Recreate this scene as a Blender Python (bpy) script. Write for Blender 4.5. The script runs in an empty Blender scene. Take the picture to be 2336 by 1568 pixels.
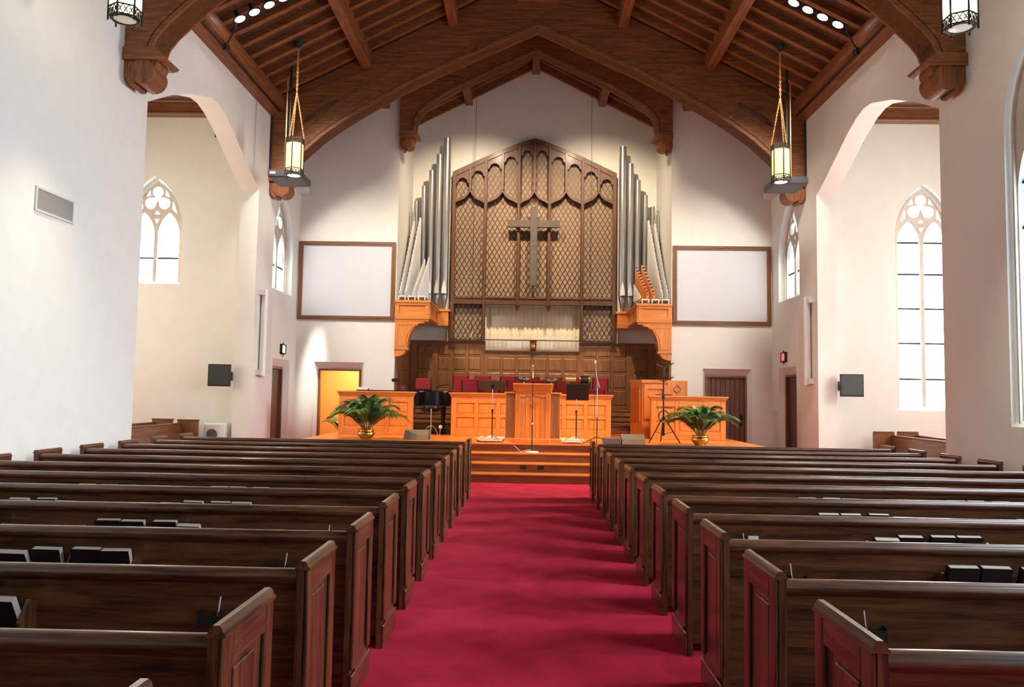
import bpy, math, random
from math import sin, cos, pi, sqrt, atan2, radians, hypot
from mathutils import Vector, Matrix, Euler
from mathutils.geometry import delaunay_2d_cdt

random.seed(7)
SC = bpy.context.scene
COL = SC.collection

# ------------------------------------------------------------------ camera
FPX, PITCH, YAW, ROLL = 1760.0, 0.0668, 0.0212, 0.0166
fwd = Vector((-sin(YAW) * cos(PITCH), cos(YAW) * cos(PITCH), sin(PITCH)))
rgt = Vector((cos(YAW), sin(YAW), 0))
up = rgt.cross(fwd)
r2 = rgt * cos(ROLL) + up * sin(ROLL)
u2 = -rgt * sin(ROLL) + up * cos(ROLL)
cd = bpy.data.cameras.new('camera')
cam = bpy.data.objects.new('camera', cd)
COL.objects.link(cam)
cd.sensor_fit = 'HORIZONTAL'
cd.sensor_width = 36.0
cd.lens = 36.0 * FPX / 2336.0
cd.clip_start = 0.05
cam.matrix_world = Matrix(((r2.x, u2.x, -fwd.x, -0.11), (r2.y, u2.y, -fwd.y, 0.0), (r2.z, u2.z, -fwd.z, 1.62), (0, 0, 0, 1)))
SC.camera = cam

# ------------------------------------------------------------------ view, world
SC.view_settings.view_transform = 'Standard'
SC.view_settings.look = 'None'
SC.view_settings.gamma = 1.0
SC.view_settings.use_curve_mapping = False
SC.view_settings.exposure = 1.35
SC.cycles.max_bounces = 6
SC.cycles.diffuse_bounces = 4
SC.cycles.glossy_bounces = 2
SC.cycles.transmission_bounces = 2
SC.cycles.transparent_max_bounces = 4
SC.cycles.adaptive_threshold = 0.05
SC.cycles.use_light_tree = False
SC.cycles.sample_clamp_indirect = 6.0
SC.cycles.caustics_reflective = False
SC.cycles.caustics_refractive = False
world = bpy.data.worlds.new('world')
SC.world = world
world.use_nodes = True
world.node_tree.nodes['Background'].inputs[0].default_value = (0.72, 0.86, 1.0, 1)
world.node_tree.nodes['Background'].inputs[1].default_value = 1.5

# area lamps added just inside unseen windows, standing in for downward daylight
def daylight(name, loc, target, sx, sy, watts, col):
    l = bpy.data.lights.new(name, 'AREA')
    l.shape, l.size, l.size_y, l.energy, l.color, l.spread = 'RECTANGLE', sx, sy, watts, col, radians(95)
    o = bpy.data.objects.new(name, l)
    COL.objects.link(o)
    o.location = loc
    o.rotation_euler = (Vector(target) - Vector(loc)).to_track_quat('-Z', 'Y').to_euler()
daylight('daylight_nave', (6.05, 5.7, 4.0), (0.6, 7.2, 0.0), 1.9, 4.2, 56, (0.74, 0.88, 1.0))
daylight('daylight_nave_rear', (6.05, 1.9, 4.0), (0.6, 4.2, 0.0), 1.9, 4.2, 34, (0.74, 0.88, 1.0))
daylight('daylight_transept', (10.5, 14.2, 4.2), (1.0, 11.5, 0.0), 1.9, 4.2, 200, (0.95, 0.97, 1.0))  # extra lamp at the added transept window, reaching the aisle

# light strengths
E_BIG = 3.2        # stained nave window
E_WIN = 4.5        # clear bright windows
E_TRAN = 2.6       # unseen outer windows added to brighten the transepts
E_BACK = 2.0       # nave windows behind the camera
P_STAGE = 400.0    # each recessed downlight aimed at the stage

# ------------------------------------------------------------------ materials
def mat_new(name):
    m = bpy.data.materials.new(name)
    m.use_nodes = True
    nt = m.node_tree
    b = nt.nodes['Principled BSDF']
    return m, nt, b

def plain(name, col, rough=0.6, metal=0.0, spec=0.5, bump=0.0, bscale=60.0, var=0.0, coat=0.0):
    m, nt, b = mat_new(name)
    b.inputs['Base Color'].default_value = (*col, 1)
    b.inputs['Roughness'].default_value = rough
    b.inputs['Metallic'].default_value = metal
    b.inputs['Specular IOR Level'].default_value = spec
    b.inputs['Coat Weight'].default_value = coat
    if bump or var:
        tc = nt.nodes.new('ShaderNodeTexCoord')
        nz = nt.nodes.new('ShaderNodeTexNoise')
        nz.inputs['Scale'].default_value = bscale
        nz.inputs['Detail'].default_value = 4
        nt.links.new(tc.outputs['Object'], nz.inputs['Vector'])
        if bump:
            bp = nt.nodes.new('ShaderNodeBump')
            bp.inputs['Strength'].default_value = bump
            bp.inputs['Distance'].default_value = 0.01
            nt.links.new(nz.outputs['Fac'], bp.inputs['Height'])
            nt.links.new(bp.outputs['Normal'], b.inputs['Normal'])
        if var:
            n2 = nt.nodes.new('ShaderNodeTexNoise')
            n2.inputs['Scale'].default_value = bscale * 0.12
            n2.inputs['Detail'].default_value = 3
            nt.links.new(tc.outputs['Object'], n2.inputs['Vector'])
            rp = nt.nodes.new('ShaderNodeValToRGB')
            rp.color_ramp.elements[0].position = 0.3
            rp.color_ramp.elements[1].position = 0.7
            rp.color_ramp.elements[0].color = (*[c * (1 - var) for c in col], 1)
            rp.color_ramp.elements[1].color = (*[min(1, c * (1 + var)) for c in col], 1)
            nt.links.new(n2.outputs['Fac'], rp.inputs['Fac'])
            nt.links.new(rp.outputs['Color'], b.inputs['Base Color'])
    return m

def wood(name, dark, light, axis='z', rough=0.38, coat=0.25, scale=1.0):
    m, nt, b = mat_new(name)
    tc = nt.nodes.new('ShaderNodeTexCoord')
    oi = nt.nodes.new('ShaderNodeObjectInfo')
    mp = nt.nodes.new('ShaderNodeMapping')
    ad = nt.nodes.new('ShaderNodeVectorMath')
    ad.operation = 'ADD'
    ml = nt.nodes.new('ShaderNodeMath')
    ml.operation = 'MULTIPLY'
    ml.inputs[1].default_value = 17.3
    nt.links.new(oi.outputs['Random'], ml.inputs[0])
    s = [9.0 * scale] * 3
    s['xyz'.index(axis)] = 0.7 * scale
    mp.inputs['Scale'].default_value = s
    nt.links.new(tc.outputs['Object'], mp.inputs['Vector'])
    nt.links.new(mp.outputs['Vector'], ad.inputs[0])
    nt.links.new(ml.outputs[0], ad.inputs[1])
    nz = nt.nodes.new('ShaderNodeTexNoise')
    nz.inputs['Scale'].default_value = 2.2
    nz.inputs['Detail'].default_value = 5
    nz.inputs['Roughness'].default_value = 0.62
    nz.inputs['Distortion'].default_value = 0.8
    nt.links.new(ad.outputs['Vector'], nz.inputs['Vector'])
    fi = nt.nodes.new('ShaderNodeTexNoise')
    fi.inputs['Scale'].default_value = 14.0
    fi.inputs['Detail'].default_value = 2
    nt.links.new(ad.outputs['Vector'], fi.inputs['Vector'])
    mx = nt.nodes.new('ShaderNodeMath')
    mx.operation = 'MULTIPLY_ADD'
    mx.inputs[1].default_value = 0.35
    nt.links.new(fi.outputs['Fac'], mx.inputs[0])
    nt.links.new(nz.outputs['Fac'], mx.inputs[2])
    rp = nt.nodes.new('ShaderNodeValToRGB')
    e = rp.color_ramp.elements
    e[0].position, e[1].position = 0.5, 0.85
    e[0].color, e[1].color = (*dark, 1), (*light, 1)
    nt.links.new(mx.outputs[0], rp.inputs['Fac'])
    nt.links.new(rp.outputs['Color'], b.inputs['Base Color'])
    bp = nt.nodes.new('ShaderNodeBump')
    bp.inputs['Strength'].default_value = 0.12
    bp.inputs['Distance'].default_value = 0.004
    nt.links.new(fi.outputs['Fac'], bp.inputs['Height'])
    nt.links.new(bp.outputs['Normal'], b.inputs['Normal'])
    b.inputs['Roughness'].default_value = rough
    b.inputs['Coat Weight'].default_value = coat
    b.inputs['Coat Roughness'].default_value = 0.16
    return m

def woods(name, dark, light, **k):
    return {a: wood(name + '_' + a, dark, light, a, **k) for a in 'xyz'}

def emit(name, col, strength, base=None):
    m, nt, b = mat_new(name)
    b.inputs['Base Color'].default_value = (*(base or col), 1)
    b.inputs['Emission Color'].default_value = (*col, 1)
    b.inputs['Emission Strength'].default_value = strength
    b.inputs['Roughness'].default_value = 0.3
    return m

def stained(name, strength, wash=0.0, diag=True):
    """leaded glass lit from outside: small quarries in blue, white, pink between dark cames"""
    m, nt, b = mat_new(name)
    tc = nt.nodes.new('ShaderNodeTexCoord')
    sp = nt.nodes.new('ShaderNodeSeparateXYZ')
    nt.links.new(tc.outputs['Object'], sp.inputs[0])
    ho = nt.nodes.new('ShaderNodeMath'); ho.operation = 'ADD'
    nt.links.new(sp.outputs['X'], ho.inputs[0]); nt.links.new(sp.outputs['Y'], ho.inputs[1])
    cells = []
    def axis(sgn):
        a = nt.nodes.new('ShaderNodeMath'); a.operation = 'MULTIPLY_ADD'
        a.inputs[1].default_value = 0.5 * sgn
        nt.links.new(sp.outputs['Z'], a.inputs[0]); nt.links.new(ho.outputs[0], a.inputs[2])
        sc = nt.nodes.new('ShaderNodeMath'); sc.operation = 'MULTIPLY'; sc.inputs[1].default_value = 7.0
        nt.links.new(a.outputs[0], sc.inputs[0])
        fl = nt.nodes.new('ShaderNodeMath'); fl.operation = 'FLOOR'; nt.links.new(sc.outputs[0], fl.inputs[0])
        fr = nt.nodes.new('ShaderNodeMath'); fr.operation = 'FRACT'; nt.links.new(sc.outputs[0], fr.inputs[0])
        pp = nt.nodes.new('ShaderNodeMath'); pp.operation = 'PINGPONG'; pp.inputs[1].default_value = 0.5
        nt.links.new(fr.outputs[0], pp.inputs[0])
        return fl, pp
    f1, p1 = axis(1); f2, p2 = axis(-1)
    cm = nt.nodes.new('ShaderNodeCombineXYZ')
    nt.links.new(f1.outputs[0], cm.inputs[0]); nt.links.new(f2.outputs[0], cm.inputs[1])
    wn = nt.nodes.new('ShaderNodeTexWhiteNoise')
    nt.links.new(cm.outputs[0], wn.inputs['Vector'])
    rp = nt.nodes.new('ShaderNodeValToRGB')
    rp.color_ramp.interpolation = 'CONSTANT'
    cols = [(0.0, (0.22, 0.62, 0.85)), (0.26, (0.72, 0.9, 1.0)), (0.55, (0.95, 0.97, 1.0)), (0.74, (0.12, 0.42, 0.78)), (0.85, (0.9, 0.7, 0.85)), (0.96, (0.8, 0.08, 0.1))]
    el = rp.color_ramp.elements
    el[0].position, el[0].color = 0.0, (*cols[0][1], 1)
    el[1].position, el[1].color = cols[1][0], (*cols[1][1], 1)
    for p, c in cols[2:]:
        q = el.new(p); q.color = (*c, 1)
    nt.links.new(wn.outputs['Value'], rp.inputs['Fac'])
    mn = nt.nodes.new('ShaderNodeMath'); mn.operation = 'MINIMUM'
    nt.links.new(p1.outputs[0], mn.inputs[0]); nt.links.new(p2.outputs[0], mn.inputs[1])
    ls = nt.nodes.new('ShaderNodeMath'); ls.operation = 'GREATER_THAN'; ls.inputs[1].default_value = 0.05
    nt.links.new(mn.outputs[0], ls.inputs[0])
    wh = nt.nodes.new('ShaderNodeMix'); wh.data_type = 'RGBA'
    wh.inputs[0].default_value = wash
    nt.links.new(rp.outputs['Color'], wh.inputs[6]); wh.inputs[7].default_value = (0.9, 0.96, 1, 1)
    st = nt.nodes.new('ShaderNodeMath'); st.operation = 'MULTIPLY_ADD'
    st.inputs[1].default_value = strength * 0.93; st.inputs[2].default_value = strength * 0.07
    nt.links.new(ls.outputs[0], st.inputs[0])
    b.inputs['Base Color'].default_value = (0.1, 0.13, 0.16, 1)
    b.inputs['Roughness'].default_value = 0.25
    nt.links.new(wh.outputs[2], b.inputs['Emission Color'])
    nt.links.new(st.outputs[0], b.inputs['Emission Strength'])
    return m

MAT = {}
MAT['plaster'] = plain('plaster', (0.785, 0.790, 0.735), 0.85, bump=0.12, bscale=35, var=0.02)
MAT['stone'] = plain('tracery_stone', (0.60, 0.54, 0.47), 0.8, bump=0.2, bscale=50, var=0.08)
MAT['pew'] = woods('pew_oak', (0.034, 0.0115, 0.0045), (0.185, 0.070, 0.026), rough=0.30, coat=0.4)
MAT['truss'] = woods('truss_oak', (0.115, 0.038, 0.011), (0.33, 0.115, 0.032), rough=0.55, coat=0.05)
MAT['board'] = woods('ceiling_board', (0.045, 0.016, 0.007), (0.14, 0.05, 0.019), rough=0.65, coat=0.0)
MAT['oak'] = woods('golden_oak', (0.60, 0.190, 0.034), (0.80, 0.295, 0.062), rough=0.36, coat=0.2)
MAT['brown'] = woods('brown_oak', (0.195, 0.078, 0.022), (0.37, 0.155, 0.047), rough=0.45, coat=0.1)
MAT['screenwood'] = woods('organ_screen_oak', (0.060, 0.020, 0.0065), (0.15, 0.053, 0.016), rough=0.5, coat=0.05)
MAT['doorwood'] = woods('door_oak', (0.055, 0.018, 0.008), (0.17, 0.058, 0.022), rough=0.5, coat=0.1)
MAT['framewood'] = woods('frame_wood', (0.11, 0.040, 0.014), (0.25, 0.10, 0.036), rough=0.35, coat=0.2)
MAT['riser'] = woods('riser_wood', (0.135, 0.040, 0.012), (0.30, 0.10, 0.03), rough=0.4, coat=0.15)
MAT['black'] = plain('black_plastic', (0.012, 0.012, 0.013), 0.45)
MAT['lacquer'] = plain('piano_lacquer', (0.004, 0.004, 0.005), 0.12, spec=0.4, coat=0.0)
MAT['iron'] = plain('dark_iron', (0.03, 0.027, 0.024), 0.5, metal=0.6, bump=0.2, bscale=80)
MAT['chrome'] = plain('chrome', (0.75, 0.75, 0.76), 0.18, metal=1.0)
MAT['brass'] = plain('polished_brass', (0.85, 0.56, 0.18), 0.16, metal=1.0)
MAT['tin'] = plain('organ_pipe_tin', (0.46, 0.46, 0.45), 0.32, metal=0.85, var=0.06, bscale=25)
MAT['zinc'] = plain('pipe_pale_tin', (0.74, 0.73, 0.71), 0.35, metal=0.35)
MAT['white'] = plain('white_paint', (0.78, 0.78, 0.77), 0.5)
MAT['offwhite'] = plain('offwhite_metal', (0.66, 0.65, 0.62), 0.5)
MAT['board_white'] = plain('projection_surface', (0.60, 0.62, 0.66), 0.45)
MAT['grey'] = plain('grey_plastic', (0.10, 0.105, 0.11), 0.5)
MAT['projgrey'] = plain('projector_grey', (0.055, 0.058, 0.062), 0.5)
MAT['louvre'] = plain('louvre_beige', (0.40, 0.37, 0.33), 0.6)
MAT['wedge'] = plain('grey_carpet_cover', (0.17, 0.155, 0.14), 0.9, bump=0.4, bscale=300)
MAT['tv'] = plain('tv_glass', (0.035, 0.042, 0.042), 0.25)
MAT['red'] = plain('red_upholstery', (0.30, 0.012, 0.016), 0.85, bump=0.3, bscale=220, var=0.1)
MAT['cloth'] = plain('grille_cloth', (0.32, 0.25, 0.17), 0.95, bump=0.3, bscale=250, var=0.12)
MAT['curtain'] = plain('ivory_curtain', (0.86, 0.73, 0.54), 0.9, bump=0.1, bscale=90)
MAT['cross'] = plain('cross_weathered', (0.10, 0.082, 0.066), 0.8, bump=0.4, bscale=90, var=0.15)
MAT['page'] = plain('book_pages', (0.50, 0.43, 0.33), 0.9)
MAT['cover'] = plain('hymnal_cover', (0.016, 0.006, 0.008), 0.75, spec=0.25)
MAT['paper'] = plain('white_paper', (0.78, 0.75, 0.70), 0.9)
MAT['leaf'] = plain('palm_leaf', (0.045, 0.12, 0.025), 0.4, var=0.35, bscale=40)
MAT['leaf2'] = plain('palm_leaf_bright', (0.10, 0.26, 0.035), 0.4, var=0.3, bscale=40)
MAT['stem'] = plain('palm_stem', (0.24, 0.22, 0.10), 0.6)
MAT['soil'] = plain('dark_soil', (0.03, 0.02, 0.013), 0.95, bump=0.6, bscale=80)
MAT['clay'] = plain('dark_pot', (0.05, 0.03, 0.03), 0.6)
MAT['gold'] = plain('gold_shell', (0.80, 0.55, 0.30), 0.25, metal=0.8)
MAT['cymbal'] = plain('cymbal_black', (0.03, 0.03, 0.03), 0.3, metal=0.4)
MAT['rug'] = plain('pale_pink_rug', (0.72, 0.60, 0.55), 0.95, bump=0.4, bscale=200, var=0.1)
MAT['orange'] = plain('ochre_wall', (0.66, 0.36, 0.11), 0.8)
MAT['chain'] = plain('gilded_chain', (0.72, 0.46, 0.20), 0.35, metal=0.7)
MAT['redplastic'] = plain('red_plastic', (0.6, 0.03, 0.03), 0.4)
MAT['signface'] = emit('sign_face', (0.95, 0.86, 0.84), 0.35)
MAT['signred'] = emit('sign_red', (0.9, 0.16, 0.16), 0.3)
MAT['amber'] = emit('amber_lantern_glass', (1.0, 0.68, 0.26), 0.45, (0.6, 0.42, 0.2))
MAT['amberlit'] = emit('lit_lantern_glass', (1.0, 0.88, 0.62), 3.2, (0.7, 0.55, 0.35))
MAT['dome'] = emit('lantern_dome', (1.0, 0.9, 0.72), 0.12, (0.35, 0.33, 0.29))
MAT['bulb'] = emit('lamp_bulb', (1.0, 0.93, 0.82), 9.0)
MAT['down'] = emit('downlight_lens', (1.0, 0.86, 0.78), 14.0)
MAT['pane'] = emit('bright_window_pane', (1.0, 0.985, 0.96), E_WIN)
MAT['paneside'] = stained('side_window_pane', 1.7, 0.35)
MAT['panetran_left'] = emit('left_transept_pane', (1.0, 0.86, 0.68), E_TRAN)
MAT['panetran_right'] = emit('right_transept_pane', (1.0, 0.96, 0.90), E_TRAN * 1.2)
MAT['paneback'] = emit('rear_window_pane', (0.68, 0.84, 1.0), E_BACK)
MAT['stained'] = stained('stained_window_pane', E_BIG, 0.12)
m, nt, b = mat_new('clear_glass')
b.inputs['Base Color'].default_value = (0.93, 0.98, 0.96, 1)
b.inputs['Roughness'].default_value = 0.02
b.inputs['Alpha'].default_value = 0.16
b.inputs['Specular IOR Level'].default_value = 1.0
MAT['glass'] = m

# carpet
m, nt, b = mat_new('red_carpet')
tc = nt.nodes.new('ShaderNodeTexCoord')
n1 = nt.nodes.new('ShaderNodeTexNoise'); n1.inputs['Scale'].default_value = 1.7; n1.inputs['Detail'].default_value = 4; n1.inputs['Distortion'].default_value = 1.2
n2 = nt.nodes.new('ShaderNodeTexNoise'); n2.inputs['Scale'].default_value = 260; n2.inputs['Detail'].default_value = 2
nt.links.new(tc.outputs['Object'], n1.inputs['Vector']); nt.links.new(tc.outputs['Object'], n2.inputs['Vector'])
ma = nt.nodes.new('ShaderNodeMath'); ma.operation = 'MULTIPLY_ADD'; ma.inputs[1].default_value = 0.45
nt.links.new(n2.outputs['Fac'], ma.inputs[0]); nt.links.new(n1.outputs['Fac'], ma.inputs[2])
rp = nt.nodes.new('ShaderNodeValToRGB')
rp.color_ramp.elements[0].position = 0.52; rp.color_ramp.elements[1].position = 0.92
rp.color_ramp.elements[0].color = (0.48, 0.006, 0.026, 1); rp.color_ramp.elements[1].color = (0.76, 0.022, 0.062, 1)
nt.links.new(ma.outputs[0], rp.inputs['Fac']); nt.links.new(rp.outputs['Color'], b.inputs['Base Color'])
bp = nt.nodes.new('ShaderNodeBump'); bp.inputs['Strength'].default_value = 0.5; bp.inputs['Distance'].default_value = 0.01
nt.links.new(n2.outputs['Fac'], bp.inputs['Height']); nt.links.new(bp.outputs['Normal'], b.inputs['Normal'])
b.inputs['Roughness'].default_value = 0.95
b.inputs['Sheen Weight'].default_value = 0.06
b.inputs['Sheen Tint'].default_value = (1.0, 0.45, 0.5, 1)
b.inputs['Specular IOR Level'].default_value = 0.15
MAT['carpet'] = m

# ------------------------------------------------------------------ helpers
def wm(o):
    mt = o.matrix_basis.copy()
    return wm(o.parent) @ mt if o.parent else mt

def tag(o, label=None, cat=None, group=None, kind=None):
    if label: o['label'] = label
    if cat: o['category'] = cat
    if group: o['group'] = group
    if kind: o['kind'] = kind
    return o

def thing(name, label, cat, loc=(0, 0, 0), rz=0.0, group=None, kind=None):
    o = bpy.data.objects.new(name, None)
    o.empty_display_size = 0.1
    COL.objects.link(o)
    o.location = loc
    o.rotation_euler = (0, 0, rz)
    return tag(o, label, cat, group, kind)

def copy_tree(o, parent=None):
    c = o.copy()
    COL.objects.link(c)
    c.parent = parent
    for ch in o.children:
        copy_tree(ch, c)
    return c

class MB:
    def __init__(s):
        s.v, s.f = [], []
    def add(s, vs, fs):
        n = len(s.v)
        s.v += [tuple(p) for p in vs]
        s.f += [tuple(i + n for i in f) for f in fs]
        return s
    def box(s, x0, x1, y0, y1, z0, z1):
        if x0 > x1: x0, x1 = x1, x0
        if y0 > y1: y0, y1 = y1, y0
        if z0 > z1: z0, z1 = z1, z0
        v = [(x, y, z) for z in (z0, z1) for x, y in ((x0, y0), (x1, y0), (x1, y1), (x0, y1))]
        return s.add(v, [(3, 2, 1, 0), (4, 5, 6, 7), (0, 1, 5, 4), (1, 2, 6, 5), (2, 3, 7, 6), (3, 0, 4, 7)])
    def obox(s, p, d, w, h, upv=(0, 0, 1)):
        """box from p along vector d, with width w and height h"""
        p, d = Vector(p), Vector(d)
        n = d.normalized()
        sd = n.cross(Vector(upv))
        if sd.length < 1e-6: sd = n.cross(Vector((1, 0, 0)))
        sd.normalize()
        u = sd.cross(n)
        v = [p + t + sd * a * w / 2 + u * c * h / 2 for t in (Vector(), d) for a, c in ((-1, -1), (1, -1), (1, 1), (-1, 1))]
        return s.add(v, [(3, 2, 1, 0), (4, 5, 6, 7), (0, 1, 5, 4), (1, 2, 6, 5), (2, 3, 7, 6), (3, 0, 4, 7)])
    def prism(s, poly, axis, a0, a1):
        """poly in the plane normal to axis: x->(y,z), y->(x,z), z->(x,y); concave allowed"""
        return s.plate(poly, [], axis, a0, a1)
    def plate(s, outer, holes, axis, a0, a1):
        if a0 > a1: a0, a1 = a1, a0
        def area(p): return sum(p[i - 1][0] * p[i][1] - p[i][0] * p[i - 1][1] for i in range(len(p)))
        loops = [list(outer) if area(outer) > 0 else list(outer)[::-1]]
        loops += [list(h) if area(h) < 0 else list(h)[::-1] for h in holes]
        vs, es = [], []
        for lp in loops:
            n = len(vs)
            vs += [Vector(p) for p in lp]
            es += [(n + i, n + (i + 1) % len(lp)) for i in range(len(lp))]
        if len(loops) == 1 and len(outer) <= 4:
            tv, tf = vs, [tuple(range(len(vs)))]
        else:
            tv, _, tf, _, _, _ = delaunay_2d_cdt(vs, es, [], 0, 1e-6)
            def inside(c, lp):
                r = False
                for i in range(len(lp)):
                    a, b_ = lp[i - 1], lp[i]
                    if (a[1] > c[1]) != (b_[1] > c[1]) and c[0] < (b_[0] - a[0]) * (c[1] - a[1]) / (b_[1] - a[1]) + a[0]: r = not r
                return r
            keep = []
            for f in tf:
                c = (sum(tv[i][0] for i in f) / len(f), sum(tv[i][1] for i in f) / len(f))
                if inside(c, loops[0]) and not any(inside(c, h) for h in loops[1:]): keep.append(f)
            tf = keep
        def m3(p, a):
            return (a, p[0], p[1]) if axis == 'x' else ((p[0], a, p[1]) if axis == 'y' else (p[0], p[1], a))
        flip = (axis == 'y')
        n = len(tv)
        V = [m3(p, a0) for p in tv] + [m3(p, a1) for p in tv]
        F = []
        for f in tf:
            ar = area([tv[i] for i in f])
            g = tuple(f) if ar > 0 else tuple(f)[::-1]
            top = tuple(i + n for i in g)
            F.append(top if not flip else top[::-1])
            F.append(g[::-1] if not flip else g)
        s.add(V, F)
        for lp in loops:
            k = len(lp)
            V = [m3(p, a0) for p in lp] + [m3(p, a1) for p in lp]
            F = [(i, (i + 1) % k, k + (i + 1) % k, k + i) for i in range(k)]
            if flip: F = [q[::-1] for q in F]
            s.add(V, F)
        return s
    def cyl(s, p0, p1, r0, r1=None, n=12, cap=True):
        r1 = r0 if r1 is None else r1
        p0, p1 = Vector(p0), Vector(p1)
        d = (p1 - p0).normalized()
        a = d.cross(Vector((0, 0, 1)))
        if a.length < 1e-4: a = Vector((1, 0, 0))
        a.normalize()
        c = d.cross(a)
        V = [p + (a * cos(2 * pi * i / n) + c * sin(2 * pi * i / n)) * r for p, r in ((p0, r0), (p1, r1)) for i in range(n)]
        F = [(i, (i + 1) % n, n + (i + 1) % n, n + i) for i in range(n)]
        if cap: F += [tuple(range(n))[::-1], tuple(range(n, 2 * n))]
        return s.add(V, F)
    def tube(s, pts, r, n=8, cap=True, closed=False):
        pts = [Vector(p) for p in pts]
        k = len(pts)
        rs = r if isinstance(r, (list, tuple)) else [r] * k
        V, F = [], []
        prev = None
        for i, p in enumerate(pts):
            if closed: d = pts[(i + 1) % k] - pts[i - 1]
            else: d = pts[min(i + 1, k - 1)] - pts[max(i - 1, 0)]
            d.normalize()
            a = prev - d * prev.dot(d) if prev is not None else d.cross(Vector((0, 0, 1)))
            if a.length < 1e-4: a = d.cross(Vector((1, 0, 0)))
            a.normalize()
            prev = a
            c = d.cross(a)
            V += [p + (a * cos(2 * pi * j / n) + c * sin(2 * pi * j / n)) * rs[i] for j in range(n)]
        for i in range(k if closed else k - 1):
            q = (i + 1) % k
            F += [(i * n + j, i * n + (j + 1) % n, q * n + (j + 1) % n, q * n + j) for j in range(n)]
        if cap and not closed: F += [tuple(range(n))[::-1], tuple(range((k - 1) * n, k * n))]
        return s.add(V, F)
    def lathe(s, prof, c=(0, 0, 0), n=20, rot=0.0, cap=True):
        """prof: (r, z) from bottom to top"""
        V, F = [], []
        for r, z in prof:
            V += [(c[0] + r * cos(2 * pi * i / n + rot), c[1] + r * sin(2 * pi * i / n + rot), c[2] + z) for i in range(n)]
        for k in range(len(prof) - 1):
            F += [(k * n + i, k * n + (i + 1) % n, (k + 1) * n + (i + 1) % n, (k + 1) * n + i) for i in range(n)]
        if cap: F += [tuple(range(n))[::-1], tuple(range((len(prof) - 1) * n, len(prof) * n))]
        return s.add(V, F)
    def loft(s, secs, closed=True, cap=True):
        k = len(secs[0])
        V = [p for q in secs for p in q]
        F = []
        for a in range(len(secs) - 1):
            for i in range(k if closed else k - 1):
                j = (i + 1) % k
                F.append((a * k + i, a * k + j, (a + 1) * k + j, (a + 1) * k + i))
        if cap and closed: F += [tuple(range(k))[::-1], tuple(range((len(secs) - 1) * k, len(secs) * k))]
        return s.add(V, F)
    def mesh(s, name, mat, smooth=False):
        me = bpy.data.meshes.new(name)
        me.from_pydata(s.v, [], s.f)
        me.materials.append(mat)
        if smooth:
            me.polygons.foreach_set('use_smooth', [True] * len(me.polygons))
            try: me.set_sharp_from_angle(angle=radians(40))
            except Exception: pass
        me.update()
        return me
    def build(s, name, mat, parent=None, smooth=False, world=False, bevel=0.0, kind=None):
        o = bpy.data.objects.new(name, s.mesh(name, mat, smooth))
        return place(o, parent, world, bevel, kind)

def place(o, parent=None, world=False, bevel=0.0, kind=None):
    COL.objects.link(o)
    if parent is not None:
        o.parent = parent
        if world: o.matrix_basis = wm(parent).inverted()
    if bevel:
        md = o.modifiers.new('bevel', 'BEVEL')
        md.width = bevel
        md.segments = 1
        md.limit_method = 'ANGLE'
        md.angle_limit = radians(50)
    if kind: o['kind'] = kind
    return o

def share(name, mesh, parent=None, loc=None, world=False, mat=None):
    """another object on the same mesh data"""
    o = bpy.data.objects.new(name, mesh)
    COL.objects.link(o)
    if parent is not None:
        o.parent = parent
        base = wm(parent).inverted() if world else Matrix()
        o.matrix_basis = base @ (mat if mat is not None else Matrix.Translation(loc or (0, 0, 0)))
    else:
        o.matrix_basis = mat if mat is not None else Matrix.Translation(loc or (0, 0, 0))
    return o

def ordn(i):
    return ['first', 'second', 'third', 'fourth', 'fifth', 'sixth', 'seventh', 'eighth', 'ninth', 'tenth', 'eleventh', 'twelfth', 'thirteenth'][i]

def arch_pts(c, hw, z0, z1, apex, n=10):
    """pointed window outline (u, z), counter-clockwise from lower left"""
    h = apex - z1
    R = (hw * hw + h * h) / (2 * hw)
    out = [(c - hw, z0), (c + hw, z0)]
    a1 = atan2(h, R - hw)
    for i in range(n + 1):
        t = a1 * i / n
        out.append((c + hw - R + R * cos(t), z1 + R * sin(t)))
    for i in range(n - 1, -1, -1):
        t = a1 * i / n
        out.append((c - hw + R - R * cos(t), z1 + R * sin(t)))
    return out

# ------------------------------------------------------------------ main sizes
W = 6.15            # half width of the nave
YR, YF, YB = -6.0, 19.9, 22.3
CH = 3.57           # half width of the chancel
SL, RZ0 = 0.51, 11.40
T = 0.4
S = 0.68            # stage height
def RZ(x): return RZ0 - SL * abs(x)

# ================================================================== STRUCTURE
P = MAT['plaster']
floor = MB().box(-11.2, 11.2, YR - 0.4, 23.0, -0.2, 0.0).build('floor', MAT['carpet'])
tag(floor, 'deep red carpet running up the aisle and under the pews', 'floor', kind='structure')

ARCH = [(11.73, .01), (16.78, .01), (16.78, 6.10), (16.35, 6.28), (15.75, 6.58), (15.12, 6.90), (14.7, 7.06), (14.35, 7.13), (14.05, 7.11), (13.23, 6.86), (12.5, 6.54), (11.73, 6.13)]
SW = dict(c=18.62, hw=0.74, z0=4.03, sp=5.05, ap=6.46)          # small window beside the front wall
BW = dict(c=9.0, hw=1.15, z0=1.31, sp=5.2, ap=6.70)             # tall nave window
DOOR_S = (18.12, 19.42, 2.40)
NW_R = [9.0, 5.7, 1.9, -2.6]
NW_L = [5.2, 1.9, -2.6]

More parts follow.
